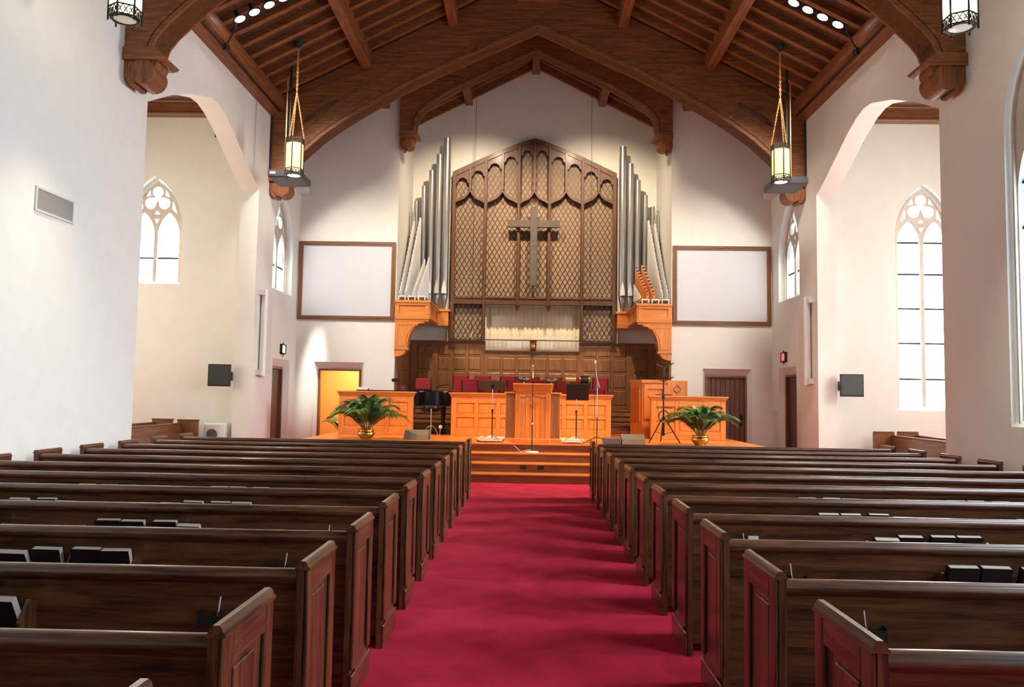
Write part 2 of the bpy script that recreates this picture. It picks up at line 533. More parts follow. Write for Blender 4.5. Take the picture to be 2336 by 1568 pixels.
def wp(w, extra=0.0): return arch_pts(w['c'], w['hw'] + extra, w['z0'], w['sp'], w['ap'] + extra * 1.2)
def nave_wall(side):
    s = -1 if side == 'left' else 1
    outer = [(YR, 0), (YF + T, 0), (YF + T, 8.45), (YR, 8.45)]
    holes = [ARCH, wp(SW), [(DOOR_S[0], .01), (DOOR_S[1], .01), (DOOR_S[1], DOOR_S[2]), (DOOR_S[0], DOOR_S[2])]]
    for c in (NW_R if s > 0 else NW_L):
        holes.append(wp(dict(BW, c=c)))
    o = MB().plate(outer, holes, 'x', s * W, s * (W + T)).build('wall_' + side, P)
    return tag(o, f'white plaster nave wall on the {side} with a wide transept arch', 'wall', kind='structure')
wall_l, wall_r = nave_wall('left'), nave_wall('right')

# front walls either side of the chancel
FD_L = (-5.66, -4.37, 2.40)
FD_R = (4.38, 5.62, 2.38)
for s, side, fd in ((-1, 'left', FD_L), (1, 'right', FD_R)):
    outer = [(s * CH, 0), (s * (W + 0.01), 0), (s * (W + 0.01), RZ(W) + 0.15), (s * CH, RZ(CH) + 0.15)]
    hole = [(fd[0], .01), (fd[1], .01), (fd[1], fd[2]), (fd[0], fd[2])]
    o = MB().plate(outer, [hole], 'y', YF, YF + T).build('wall_front_' + side, P)
    tag(o, f'white plaster front wall {side} of the chancel with a doorway under a framed screen', 'wall', kind='structure')
    o = MB().box(s * CH, s * (CH + T), YF + T, YB + T, 0, RZ(CH) + 0.2).build('wall_chancel_' + side, P)
    tag(o, f'white plaster {side} side wall of the chancel behind the organ pipes', 'wall', kind='structure')
outer = [(-CH, 0), (CH, 0), (CH, RZ(CH) + 0.1), (0, RZ(0) + 0.1), (-CH, RZ(CH) + 0.1)]
o = MB().plate(outer, [[(-1.34, 2.96), (1.36, 2.96), (1.36, 4.22), (-1.34, 4.22)]], 'y', YB, YB + T).build('wall_back', P)
tag(o, 'cream gabled back wall of the chancel around the organ screen', 'wall', kind='structure')
o = MB().box(-1.7, 1.7, YB + 0.9, YB + 1.0, 2.4, 4.6).box(-1.7, 1.7, YB + T, YB + 1.0, 2.4, 2.5).box(-1.7, 1.7, YB + T, YB + 1.0, 4.5, 4.6).box(-1.8, -1.7, YB + T, YB + 1.0, 2.4, 4.6).box(1.7, 1.8, YB + T, YB + 1.0, 2.4, 4.6).build('wall_baptistry', P)
tag(o, 'plain recess walls behind the ivory curtain', 'wall', kind='structure')
outer = [(-W - T, 0), (W + T, 0), (W + T, RZ(W) + .1), (0, RZ(0) + 0.1), (-W - T, RZ(W) + .1)]
RW = [(-1.45, -0.55), (-0.40, 0.50), (0.66, 1.54)]
o = MB().plate(outer, [[(a, 4.72), (b_, 4.72), (b_, 5.18), (a, 5.18)] for a, b_ in RW], 'y', YR - T, YR).build('wall_rear', P)
tag(o, 'rear wall of the nave', 'wall', kind='structure')
# transepts
for s, side in ((-1, 'left'), (1, 'right')):
    tw = dict(c=s * 8.70, hw=0.66, z0=4.0 if s < 0 else 1.42, sp=5.30, ap=6.50)
    outer = [(s * (W + T), 0), (s * 11.0, 0), (s * 11.0, 8.7), (s * (W + T), 8.7)]
    o = MB().plate(outer, [wp(tw)], 'y', 17.2, 17.2 + T).build(f'wall_transept_{side}', P)
    tag(o, f'plain end wall of the {side} transept with a traceried window', 'wall', kind='structure')
    tho = wp(dict(BW, c=14.2))
    o = MB().plate([(10.9, 0), (17.2, 0), (17.2, 8.7), (10.9, 8.7)], [tho], 'x', s * 10.6, s * 11.0).box(s * (W + T), s * 10.6, 10.9, 11.3, 0, 8.7).build(f'wall_transept_outer_{side}', P)
    tag(o, f'outer walls of the {side} transept', 'wall', kind='structure')
    o = MB().box(s * (W + T), s * 11.0, 10.9, 17.6, 8.45, 8.7).build(f'ceiling_transept_{side}', MAT['truss']['x'])
    tag(o, f'boarded wooden ceiling of the {side} transept', 'ceiling', kind='structure')
    MB().box(s * (W + T), s * 10.6, 16.98, 17.19, 7.90, 8.20).box(s * (W + T), s * 10.6, 16.93, 17.19, 8.14, 8.22).box(s * (W + T), s * 10.6, 16.95, 17.19, 7.86, 7.92).build('cornice_beam', MAT['oak']['x'] if 0 else MAT['framewood']['x'], o, bevel=0.01)
# room behind the open front door, dark lobby behind the side doors
o = MB().box(-W, -3.98, 22.0, 22.1, 0, 3.0).box(-6.3, -W, YF + T, 22.1, 0, 3.0).box(-W, -3.98, YF + T, 22.0, 2.9, 3.0).build('wall_side_room', MAT['orange'])
tag(o, 'ochre wall of the small lit room through the open doorway', 'wall', kind='structure')
lo = bpy.data.lights.new('side_room_lamp', 'AREA'); lo.energy = 38; lo.size = 0.5; lo.color = (1.0, 0.72, 0.42)
lo_o = bpy.data.objects.new('side_room_lamp', lo); COL.objects.link(lo_o); lo_o.location = (-4.9, 21.0, 2.85)
MB().box(-5.15, -4.65, 20.75, 21.25, 2.86, 2.9).build('ceiling_light_tray', MAT['white'], o)

# ---- ceiling
def slope_slab(mb, s, x0, x1, y0, y1, d0, d1):
    mb.prism([(s * x0, RZ(x0) + d0), (s * x1, RZ(x1) + d0), (s * x1, RZ(x1) + d1), (s * x0, RZ(x0) + d1)], 'y', y0, y1)
    return mb
cm_ = MB()
for s in (-1, 1): slope_slab(cm_, s, 0.0, W + T + .2, YR - T, YB + T, 0.13, 0.25)
ceiling = cm_.build('ceiling', MAT['board']['y'])
tag(ceiling, 'dark boarded timber ceiling with rafters and purlins', 'ceiling', kind='structure')
rm = {}
for s in (-1, 1):
    me = slope_slab(MB(), s, 0.10, W - 0.05, -0.06, 0.06, 0.0, 0.135).mesh('rafter', MAT['truss']['x'])
    y = 9.1
    while y < 22.2:
        if not (10.9 < y < 11.45 or 17.3 < y < 17.9):
            if y < YF - .1: share('rafter', me, ceiling, (0, y, 0))
        y += 0.47
    me2 = slope_slab(MB(), s, 0.10, CH, -0.06, 0.06, 0.0, 0.135).mesh('rafter', MAT['truss']['x'])
    for y in (20.35, 20.85, 21.35, 21.85): share('rafter', me2, ceiling, (0, y, 0))
    for xp in (1.97, 3.97):
        z = RZ(xp)
        for y0, y1 in ((4.0, 10.97), (11.37, 17.4), (17.8, 19.75 if xp < CH else 19.9), (20.05, 22.3)):
            if xp > CH and y0 > 19.5: continue
            MB().prism([(s * (xp - .11), z - .235), (s * (xp + .11), z - .235), (s * (xp + .11), z + .14 - .11 * SL), (s * (xp - .11), z + .14 + .11 * SL)], 'y', y0, y1).build('purlin', MAT['truss']['y'], ceiling, bevel=0.015)
    for y0, y1 in ((3.0, 10.97), (11.37, 17.4), (17.8, 19.9)):
        MB().prism([(s * 6.15, 7.98), (s * 5.98, 7.98), (s * 5.94, 8.03), (s * 5.94, 8.13), (s * 5.88, 8.16), (s * 5.86, 8.24), (s * 5.86, 8.42), (s * 6.15, 8.42)], 'y', y0, y1).build('wall_plate', MAT['truss']['y'], ceiling)
for y0, y1 in ((4.0, 10.97), (11.37, 17.4), (17.8, 19.75), (20.05, 22.3)):
    MB().prism([(-.11, RZ0 - .28), (.11, RZ0 - .28), (.11, RZ0 + .1), (-.11, RZ0 + .1)], 'y', y0, y1).build('ridge_beam', MAT['truss']['y'], ceiling, bevel=0.015)
for s in (-1, 1):
    MB().prism([(s * .12, RZ(.12) - .10), (s * CH, RZ(CH) - .10), (s * CH, RZ(CH) + .13), (s * .12, RZ(.12) + .13)], 'y', 22.18, 22.3).build('gable_strip', MAT['truss']['x'], ceiling)

# ---- roof trusses
def truss(name, label, y0, y1, hw, inner, cap, group=None, slot=None, line=None):
    t = thing(name, label, 'roof truss', (0, y0, cap[0]), group=group)
    for s in (-1, 1):
        outer = [(s * hw, inner[-1][1]), (s * hw, RZ(hw) + .10), (0, RZ(0) + .10)]
        poly = [(s * x, z) for x, z in inner] + outer
        MB().plate(poly, [[(s * x, z) for x, z in slot]] if slot else [], 'y', y0, y1).build('arch_brace', MAT['truss']['x'], t, world=True)
        # moulded edge along the arch, on both faces
        def offs(d):
            out = []
            for i, (x, z) in enumerate(inner):
                a = inner[max(i - 1, 0)]; b_ = inner[min(i + 1, len(inner) - 1)]
                dx, dz = b_[0] - a[0], b_[1] - a[1]
                L = hypot(dx, dz)
                nx, nz = -dz / L, dx / L
                if nx * 1 + nz * 1 < 0: nx, nz = -nx, -nz
                if i == 0: nx, nz = 0, 1.1
                out.append((x + nx * d, z + nz * d))
            return out
        for d0, d1, pr in ((0.0, 0.07, 0.035), (0.10, 0.15, 0.02)):
            a, b_ = offs(d0), offs(d1)
            band = [(s * x, z) for x, z in a] + [(s * x, z) for x, z in b_[::-1]]
            MB().prism(band, 'y', y0 - pr, y1 + pr).build('edge_moulding', MAT['truss']['x'], t, world=True)
        if line:
            mo = MB()
            for (xa, za), (xb, zb_) in zip(line[:-1], line[1:]): mo.obox((s * xa, y0 - .008, za), (s * (xb - xa), 0, zb_ - za), .035, .03, (0, 1, 0))
            mo.build('spandrel_moulding', MAT['truss']['x'], t, world=True)
        # corbel
        zc, xin, zb = cap
        co = MB().prism([(s * hw, zc + .16), (s * (xin + .02), zc + .16), (s * (xin - .16), zc + .02), (s * (xin - .13), zc - .01), (s * (xin - .06), zc - .03), (s * hw, zc - .03)], 'y', y0 - .05, y1 + .05).build('corbel', MAT['truss']['x'], t, world=True, bevel=0.012)
        k = hw - xin
        body = [(hw, zc - .03), (xin - .02, zc - .03)]
        for i in range(7):
            a = i / 6 * pi / 2
            body.append((xin - .02 + (k * .62) * (1 - cos(a)), zc - .03 - (zc - zb - .16) * sin(a)))
        body += [(hw - k * .36, zb), (hw - k * .2, zb), (hw, zb + .14)]
        MB().prism([(s * x, z) for x, z in body], 'y', y0 + .02, y1 - .02).build('corbel_bracket', MAT['truss']['z'], co, world=True, bevel=0.012)
        rad = min(.19, k * .40)
        cx, cz = xin + rad * .98, zc - .02 - rad * .92
        MB().cyl((s * cx, y0 - .015, cz), (s * cx, y1 + .015, cz), rad, n=18).build('corbel_boss', MAT['truss']['z'], co, world=True, smooth=True)
    return t
inner_n = [(0.0, 10.19), (1.53, 9.48), (2.29, 9.13), (3.12, 8.69), (3.74, 8.33), (4.43, 7.90), (4.94, 7.53), (5.30, 7.20), (5.53, 6.97), (5.66, 6.80), (5.72, 6.62)]
SLOT = [(5.42, 7.84), (5.36, 7.98), (5.14, 8.16), (4.72, 8.40), (4.60, 8.42), (4.62, 8.34), (4.86, 8.13), (5.20, 7.92)]
LINE = [(5.52, 7.75), (5.50, 8.50), (4.33, 8.94), (3.40, 9.27), (3.18, 9.30), (3.50, 9.02), (4.10, 8.66), (4.62, 8.28), (5.15, 7.86), (5.52, 7.60)]
tr = truss('roof_truss', 'great arched timber truss crossing the nave in front of the chancel', 17.40, 17.80, 6.15, inner_n, (6.49, 5.68, 6.10), slot=SLOT, line=LINE)
MB().box(-.48, .48, 17.26, 17.40, 10.74, 11.05).box(-.50, .50, 17.24, 17.40, 10.71, 10.75).build('apex_block', MAT['truss']['x'], tr, world=True, bevel=0.01)
truss('roof_truss', 'nearest arched timber truss, its corbels cut by the top corners', 10.97, 11.37, 6.15, inner_n, (6.49, 5.68, 6.10), slot=SLOT, line=LINE)
inner_c = [(0.0, 10.66), (2.0, 9.70), (2.55, 9.38), (2.85, 9.16), (3.03, 8.98), (3.12, 8.78), (3.15, 8.48)]
truss('roof_truss', 'smaller timber truss framing the chancel opening', 19.75, 20.05, 3.57, inner_c, (8.34, 3.19, 7.98))

# ---- windows
def clip_z(poly, za, zb):
    def cut(p, z, keep):
        out = []
        for i in range(len(p)):
            a, b_ = p[i - 1], p[i]
            ia, ib = keep(a[1]), keep(b_[1])
            if ia != ib:
                t = (z - a[1]) / (b_[1] - a[1])
                out.append((a[0] + t * (b_[0] - a[0]), z))
            if ib: out.append(b_)
        return out
    p = cut(poly, za, lambda q: q >= za)
    return cut(p, zb, lambda q: q <= zb) if p else p
nwin = [0]
def gothic(label, axis, plane, sgn, w, bars, mat, shrink=0.06, depth=0.16, thick=0.12, bd=None):
    nwin[0] += 1
    c, z0, ap = w['c'], w['z0'] + 0.07, w['ap'] - shrink * 1.2
    hw, sp = w['hw'] - shrink, w['sp']
    k = hw / 0.62
    g = thing(f'window_{nwin[0]}', label, 'window', (plane, c, w['z0']) if axis == 'x' else (c, plane, w['z0']), kind='structure')
    outline = arch_pts(c, hw, z0 - 0.05, sp, ap)
    bd, mu = bd or 0.06 * k, 0.085 * k
    lh = (hw - bd - mu / 2) / 2
    tip = ap - 0.77 * k
    lan = [arch_pts(c + q * (mu / 2 + lh), lh, z0 + 0.02, tip - 0.55 * k, tip, 7) for q in (-1, 1)]
    tre = []
    for i in range(48):
        a = 2 * pi * i / 48
        best = 0
        for cx, cz, r in ((0, .145, .125), (-.165, -.13, .135), (.165, -.13, .135)):
            dx, dz = cos(a), sin(a)
            bq = dx * cx + dz * cz
            disc = bq * bq - (cx * cx + cz * cz - r * r)
            if disc >= 0: best = max(best, bq + sqrt(disc))
        best = max(best, .07)
        tre.append((c + k * best * cos(a), ap - .42 * k + k * best * sin(a)))
    small = []
    for q in (-1, 1):
        small.append([(c + q * x * k, ap + z * k) for x, z in ((.37, -.47), (.48, -.80), (.35, -.68))])
        small.append([(c + q * x * k, ap + z * k) for x, z in ((.19, -.21), (.29, -.40), (.18, -.36))])
    small.append([(c + x * k, ap + z * k) for x, z in ((0, -.72), (.07, -.81), (-.07, -.81))])
    small.append([(c + x * k, ap + z * k) for x, z in ((-.055, -.92), (.055, -.92), (0, -1.05))])
    a0 = plane + sgn * depth
    MB().plate(outline, lan + [tre] + small, axis, a0, a0 + sgn * thick).build('tracery', MAT['stone'], g, world=True)
    # moulded hood rib standing proud of the tracery
    inner = arch_pts(c, hw - .035, z0 - 0.02, sp, ap - .04)
    MB().plate(outline, [inner], axis, a0 - sgn * .04, a0).build('frame', MAT['stone'], g, world=True)
    pl = a0 + sgn * (thick * .6)
    for q in lan:
        zs = [z0] + list(bars) + [ap]
        for i in range(len(zs) - 1):
            pp = clip_z(q, zs[i] + (0.012 if i else 0), zs[i + 1] - 0.012)
            if pp and len(pp) > 2: MB().prism(pp, axis, pl, pl + sgn * .012).build('pane', mat, g, world=True)
        u0, u1 = q[0][0], q[1][0]
        for z in bars:
            if axis == 'x': bx = MB().box(pl - .02, pl + .02, u0, u1, z - .020, z + .020)
            else: bx = MB().box(u0, u1, pl - .02, pl + .02, z - .020, z + .020)
            bx.build('bar', MAT['iron'], g, world=True)
    for q in [tre] + small:
        MB().prism(q, axis, pl, pl + sgn * .012).build('pane', mat, g, world=True)
    # sloping plaster sill
    e = .0
    if axis == 'x':
        MB().prism([(plane + sgn * 0.0, w['z0']), (a0, w['z0']), (a0, w['z0'] + .09), (plane + sgn * .0, w['z0'] + .01)], 'y', c - w['hw'] - e, c + w['hw'] + e).build('sill', P, g, world=True)
    else:
        MB().prism([(plane, w['z0']), (a0, w['z0']), (a0, w['z0'] + .09), (plane, w['z0'] + .01)], 'x', c - w['hw'] - e, c + w['hw'] + e).build('sill', P, g, world=True)
    return g
gothic('short two-light traceried window in the left transept end wall', 'y', 17.2, 1, dict(c=-8.70, hw=0.66, z0=4.0, sp=5.30, ap=6.50), [4.63], MAT['pane'])
gothic('tall two-light traceried window in the right transept end wall', 'y', 17.2, 1, dict(c=8.70, hw=0.66, z0=1.42, sp=5.30, ap=6.50), [2.12, 2.92, 3.70, 4.48, 5.2], MAT['pane'])
gothic('small stained two-light window beside the left framed screen', 'x', -W, -1, SW, [4.70], MAT['paneside'])
gothic('small stained two-light window beside the right framed screen', 'x', W, 1, SW, [4.72], MAT['paneside'])
gothic('large blue stained nave window cut by the right edge', 'x', W, 1, BW, [1.95, 2.6, 3.25, 3.9, 4.5], MAT['stained'], shrink=0.07, depth=0.09, bd=.05)
def plain_window(label, axis, plane, sgn, c, mat):
    nwin[0] += 1
    g = thing(f'window_{nwin[0]}', label, 'window', (plane, c, 1.31), kind='structure')
    q = wp(dict(BW, c=c), -0.12)
    MB().plate(wp(dict(BW, c=c)), [q], axis, plane + sgn * .2, plane + sgn * .32).build('frame', MAT['stone'], g, world=True)
    MB().prism(q, axis, plane + sgn * .26, plane + sgn * .28).build('pane', mat, g, world=True)
for i, c in enumerate(NW_R[1:]): plain_window(f'pale nave window on the right, {ordn(i)} behind the camera', 'x', W, 1, c, MAT['paneback'])
MAT['panebackl'] = emit('rear_left_window_pane', (0.85, 0.92, 1.0), E_BACK * 0.16)
for i, c in enumerate(NW_L): plain_window(f'pale nave window on the left, {ordn(i)} behind the camera', 'x', -W, -1, c, MAT['panebackl'])
for s, side in ((-1, 'left'), (1, 'right')): plain_window(f'pale window in the outer wall of the {side} transept', 'x', s * 10.6, s, 14.2, MAT['panetran_' + side])  # glowing windows out of view, added for more transept light
for i, (a, b_) in enumerate(RW):
    nwin[0] += 1
    o = MB().box(a, b_, YR - .2, YR - .18, 4.72, 5.18).build(f'window_{nwin[0]}', MAT['paneback'])
    tag(o, f'small rear wall window, {ordn(i)} of three', 'window', kind='structure')

# ---- doors
def splay(parent, axis, plane, sgn, a, b_, top, inset, depth):
    """plaster reveal narrowing towards the door; sgn is the outward direction"""
    ia, ib, it = a + inset, b_ - inset, top - inset * 2
    d = plane + sgn * depth
    def m(u, v, w): return (w, u, v) if axis == 'x' else (u, w, v)
    e = 0.004
    q = [(a + e, 0), (a + e, top - e), (b_ - e, top - e), (b_ - e, 0)]
    r = [(ia, 0), (ia, it), (ib, it), (ib, 0)]
    V = [m(u, v, plane + sgn * .002) for u, v in q] + [m(u, v, d) for u, v in r]
    V2 = [m(u, v, d + sgn * .02) for u, v in [(a + e, 0), (a + e, top - e), (b_ - e, top - e), (b_ - e, 0)]]
    mb = MB().add(V + V2, [(0, 1, 5, 4), (1, 2, 6, 5), (2, 3, 7, 6), (4, 5, 9, 8), (5, 6, 10, 9), (6, 7, 11, 10), (0, 8, 9, 1), (1, 9, 10, 2), (2, 10, 11, 3)])
    mb.build('reveal', P, parent, world=True)
    return ia, ib, it, d
def door_frame(parent, axis, a, b_, top, d, sgn, wd=0.06):
    for u0, u1, v0, v1 in ((a, a + wd, 0, top), (b_ - wd, b_, 0, top), (a + wd, b_ - wd, top - wd, top)):
        bx = MB().box(d - sgn * .03, d + sgn * .1, u0, u1, v0, v1) if axis == 'x' else MB().box(u0, u1, d - sgn * .03, d + sgn * .1, v0, v1)
        bx.build('door_frame', MAT['framewood']['z'], parent, world=True, bevel=0.006)
def planks(parent, axis, a, b_, top, d, sgn, n):
    wd = (b_ - a) / n
    for i in range(n):
        u0, u1 = a + i * wd + .004, a + (i + 1) * wd - .004
        bx = MB().box(d, d + sgn * .05, u0, u1, 0.01, top) if axis == 'x' else MB().box(u0, u1, d, d + sgn * .05, 0.01, top)
        bx.build('plank', MAT['doorwood']['z'], parent, world=True, bevel=0.006)
    bx = MB().box(d + sgn * .05, d + sgn * .06, a, b_, 0.01, top) if axis == 'x' else MB().box(a, b_, d + sgn * .05, d + sgn * .06, 0.01, top)
    bx.build('door_backing', MAT['black'], parent, world=True)
g = thing('door_1', 'open doorway left of the chancel onto a warm lit room', 'doorway', (-5.0, YF, 0), kind='structure')
ia, ib, it, d = splay(g, 'y', YF, 1, *FD_L, 0.085, 0.16)
door_frame(g, 'y', ia, ib, it, d, 1, 0.055)
g = thing('door_2', 'closed dark plank door right of the chancel with long black handle', 'door', (5.0, YF, 0), kind='structure')
ia, ib, it, d = splay(g, 'y', YF, 1, *FD_R, 0.085, 0.16)
door_frame(g, 'y', ia, ib, it, d, 1, 0.05)
planks(g, 'y', ia + .05, ib - .05, it - .05, d + .03, 1, 8)
MB().box(ib - .17, ib - .10, d + .005, d + .03, .92, 1.22).cyl((ib - .135, d - .03, .96), (ib - .135, d - .03, 1.18), .012, n=8).box(ib - .145, ib - .125, d - .03, d + .01, 1.16, 1.18).box(ib - .145, ib - .125, d - .03, d + .01, .96, .98).build('door_handle', MAT['iron'], g, world=True)
for s, side, n in ((-1, 'left', 3), (1, 'right', 4)):
    g = thing(f'door_{n}', f'narrow dark wooden side door in the {side} nave wall below the exit sign', 'door', (s * W, 18.7, 0), kind='structure')
    ia, ib, it, d = splay(g, 'x', s * W, s, *DOOR_S, 0.085, 0.16)
    door_frame(g, 'x', ia, ib, it, d, s, 0.06)
    planks(g, 'x', ia + .06, ib - .06, it - .06, d + s * .04, s, 6)
    MB().cyl((d + s * .03, ia + .14, 1.05), (d - s * .05, ia + .14, 1.05), .012, n=8).lathe([(.0, -.02), (.026, -.015), (.03, 0), (.026, .015), (0, .02)], (d - s * .05, ia + .14, 1.05), 10).build('door_knob', MAT['brass'], g, world=True, smooth=True)

# ---- stage and steps
st = thing('floor_stage', 'orange oak stage with carpeted nave floor in front', 'stage', (0, 15.25, 0), kind='structure')
MB().box(-4.6, 4.6, 15.27, 18.5, 0, S - .03).build('stage_body', MAT['riser']['x'], st, world=True)
nb = 11
bw = (18.5 - 15.22) / nb
mm = MB().box(-4.62, 4.62, 0.0015, bw - .0015, S - .03, S).mesh('floor_board', MAT['oak']['x'])
for i in range(nb): share('floor_board', mm, st, (0, 15.22 + i * bw, 0), world=True)
YS = [14.33, 14.64, 14.94, 15.25]
for i, y in enumerate(YS):
    z0, z1 = i * S / 4, (i + 1) * S / 4
    # riser planks with visible butt joints
    if i < 3: MB().box(-2.3, 2.3, y + .04, 15.27, 0 if i == 0 else z0, z1 - .03).build('step_core', MAT['riser']['x'], st, world=True)
    xs = [-2.3, -1.9 + .5 * (i % 2), -.55 + .3 * i, .75 - .25 * i, 1.55, 2.3]
    for j in range(5):
        MB().box(xs[j] + .001, xs[j + 1] - .001, y + .022, y + .04, z0, z1 - .03).build('riser_plank', MAT['riser']['x'], st, world=True)
    if i < 3: MB().box(-2.3, 2.3, y, YS[i + 1] + .03, z1 - .03, z1).build('tread', MAT['oak']['x'], st, world=True, bevel=0.008)
for s in (-1, 1):
    MB().box(s * 2.3, s * 4.6, 15.25, 15.268, 0, S - .03).build('riser_plank', MAT['riser']['x'], st, world=True)
for x in (-.17, .16):
    o = MB().box(x - .055, x + .055, YS[1] + .008, YS[1] + .0215, .225, .29).build('floor_outlet', MAT['black'])
    tag(o, 'black outlet plate on the second step riser, ' + ('left one' if x < 0 else 'right one'), 'outlet', 'step outlets')
# choir tiers
ti = thing('floor_choir', 'stepped dark wooden choir floor behind the panelled rail', 'floor', (0, 18.5, 0), kind='structure')
for y0, y1, z in ((18.5, 18.8, .80), (18.8, 19.5, .92), (19.5, 20.05, 1.03), (20.05, 20.6, 1.14), (20.6, YB, 1.26)):
    MB().box(-CH + .001, CH - .001, y0, y1, 0, z - .03).build('tier_body', MAT['brown']['x'], ti, world=True)
    MB().box(-CH + .001, CH - .001, y0 - .025, y1, z - .03, z).build('tier_tread', MAT['riser']['x'], ti, world=True, bevel=0.006)

# ================================================================== CHANCEL FITTINGS
# ---- wainscot
wn = thing('trim_1', 'brown oak panelling round the chancel below the organ screen', 'panelling', (0, YB, 0), kind='structure')
BR = MAT['brown']
def panel_mesh(w, h, mat, d=0.018, b=0.03):
    v = [(-w / 2, 0, -h / 2), (w / 2, 0, -h / 2), (w / 2, 0, h / 2), (-w / 2, 0, h / 2)]
    i = [(-w / 2 + b, -d, -h / 2 + b), (w / 2 - b, -d, -h / 2 + b), (w / 2 - b, -d, h / 2 - b), (-w / 2 + b, -d, h / 2 - b)]
    return MB().add(v + i, [(0, 1, 5, 4), (1, 2, 6, 5), (2, 3, 7, 6), (3, 0, 4, 7), (4, 5, 6, 7), (3, 2, 1, 0)]).mesh('panel', mat)
def panel_grid(parent, o3, ux, z0, z1, cols, rows, mats, back=0.03, proud=0.045, cap=None, L=None):
    """o3: origin on the wall face, ux: unit vector along the wall; the panelling projects to the room side (ux x up)"""
    ux = Vector(ux)
    nrm = Vector((ux.y, -ux.x, 0))
    M = Matrix((( ux.x, -nrm.x, 0, o3[0]), (ux.y, -nrm.y, 0, o3[1]), (0, 0, 1, o3[2]), (0, 0, 0, 1)))
    L = L or cols[-1][1] + cols[0][0]
    def piece(nm, mb, m, bevel=0.005):
        o = bpy.data.objects.new(nm, mb.mesh(nm, m))
        COL.objects.link(o); o.parent = parent
        o.matrix_basis = wm(parent).inverted() @ M
        if bevel:
            md = o.modifiers.new('bevel', 'BEVEL'); md.width = bevel; md.segments = 1; md.limit_method = 'ANGLE'
        return o
    piece('backing', MB().box(0, L, -back, 0, z0, z1), mats['z'], 0)
    edges = [0.0] + [v for c in cols for v in c] + [L]
    for i in range(0, len(edges), 2):
        piece('stile', MB().box(edges[i], edges[i + 1], -proud, -back, z0, z1), mats['z'])
    re = [z0] + [v for r in rows for v in r] + [z1]
    for i in range(0, len(re), 2):
        for c in cols:
            piece('rail', MB().box(c[0], c[1], -proud, -back, re[i], re[i + 1]), mats['x'])
    cache = {}
    for c in cols:
        for r in rows:
            key = (round(c[1] - c[0], 3), round(r[1] - r[0], 3))
            if key not in cache: cache[key] = panel_mesh(key[0], key[1], mats['z'])
            share('panel', cache[key], parent, world=True, mat=M @ Matrix.Translation(((c[0] + c[1]) / 2, -back - .001, (r[0] + r[1]) / 2)))
    if cap:
        piece('cap_moulding', MB().box(-.01, L + .01, -proud - .06, 0, z1, z1 + .035).box(-.005, L + .005, -proud - .03, 0, z1 - .045, z1), mats['x'])
rows3 = [(1.36, 1.80), (1.86, 2.27), (2.32, 2.70)]
rows4 = rows3 + [(2.75, 3.0)]
cols_c = [(.06 + i * .443, .06 + i * .443 + .385) for i in range(6)]
panel_grid(wn, (-1.355, YB, 0), (1, 0, 0), 1.26, 2.88, cols_c, rows3, BR, cap=True)
cols_s = [(.20, .60), (.80, 1.17), (1.235, 1.605), (1.67, 2.04)]
panel_grid(wn, (-CH + .055, YB, 0), (1, 0, 0), 1.26, 3.13, cols_s, rows4, BR, cap=True, L=2.155)
cols_r = [(2.155 - b_, 2.155 - a) for a, b_ in cols_s][::-1]
panel_grid(wn, (1.36, YB, 0), (1, 0, 0), 1.26, 3.13, cols_r, rows4, BR, cap=True, L=2.155)
cside = [(.12 + i * .55, .12 + i * .55 + .46) for i in range(4)]
panel_grid(wn, (-CH, 20.02, 0), (0, 1, 0), .7, 3.0, cside, [(.8, 1.3)] + rows3, BR, cap=True)
panel_grid(wn, (CH, 20.02 + 2.27, 0), (0, -1, 0), .7, 3.0, cside, [(.8, 1.3)] + rows3, BR, cap=True)

# ---- organ screen
os_ = thing('organ_screen', 'tall arched oak organ screen with five lattice bays', 'organ screen', (0, 22.1, 3.2))
SWd = MAT['screenwood']
XO = 2.385
def otop(x): return 9.11 - (9.11 - 8.10) * (abs(x) / XO) ** 1.18
N = 12
curve = [(-XO + 2 * XO * i / (2 * N), otop(-XO + 2 * XO * i / (2 * N))) for i in range(2 * N + 1)]
ZB = 3.19
outer = [(-XO, ZB), (XO, ZB)] + [(x, z) for x, z in curve[::-1]]
inn = [(-XO + .10, ZB + .0), (XO - .10, ZB + .0)] + [(x * (XO - .1) / XO, z - .12) for x, z in curve[::-1]]
YS0, YS1 = 22.08, 22.22
MB().plate(outer, [[(x, z if z > ZB + .05 else ZB + .02) for x, z in inn]], 'y', YS0, YS1).build('arched_frame', SWd['z'], os_, world=True)
MUL = [-1.41, -.445, .445, 1.40]
for i, x in enumerate(MUL):
    zb = ZB if i in (0, 3) else 4.22
    m_ = MB().box(x - .045, x + .045, YS0 - .03, YS1, zb, otop(x) - .1).box(x - .025, x + .025, YS0 - .07, YS1, zb, otop(x) - .1).build('mullion', SWd['z'], os_, world=True, bevel=0.006)
    if i in (1, 2):
        MB().lathe([(.0, -.20), (.02, -.17), (.045, -.1), (.06, -.05), (.075, -.03), (.075, 0.0), (.05, .02)], (x, YS0, 4.22), 10).build('pendant', SWd['z'], m_, world=True, smooth=True)
bays = [(-XO + .10, MUL[0] - .045)] + [(MUL[i] + .045, MUL[i + 1] - .045) for i in range(3)] + [(MUL[3] + .045, XO - .10)]
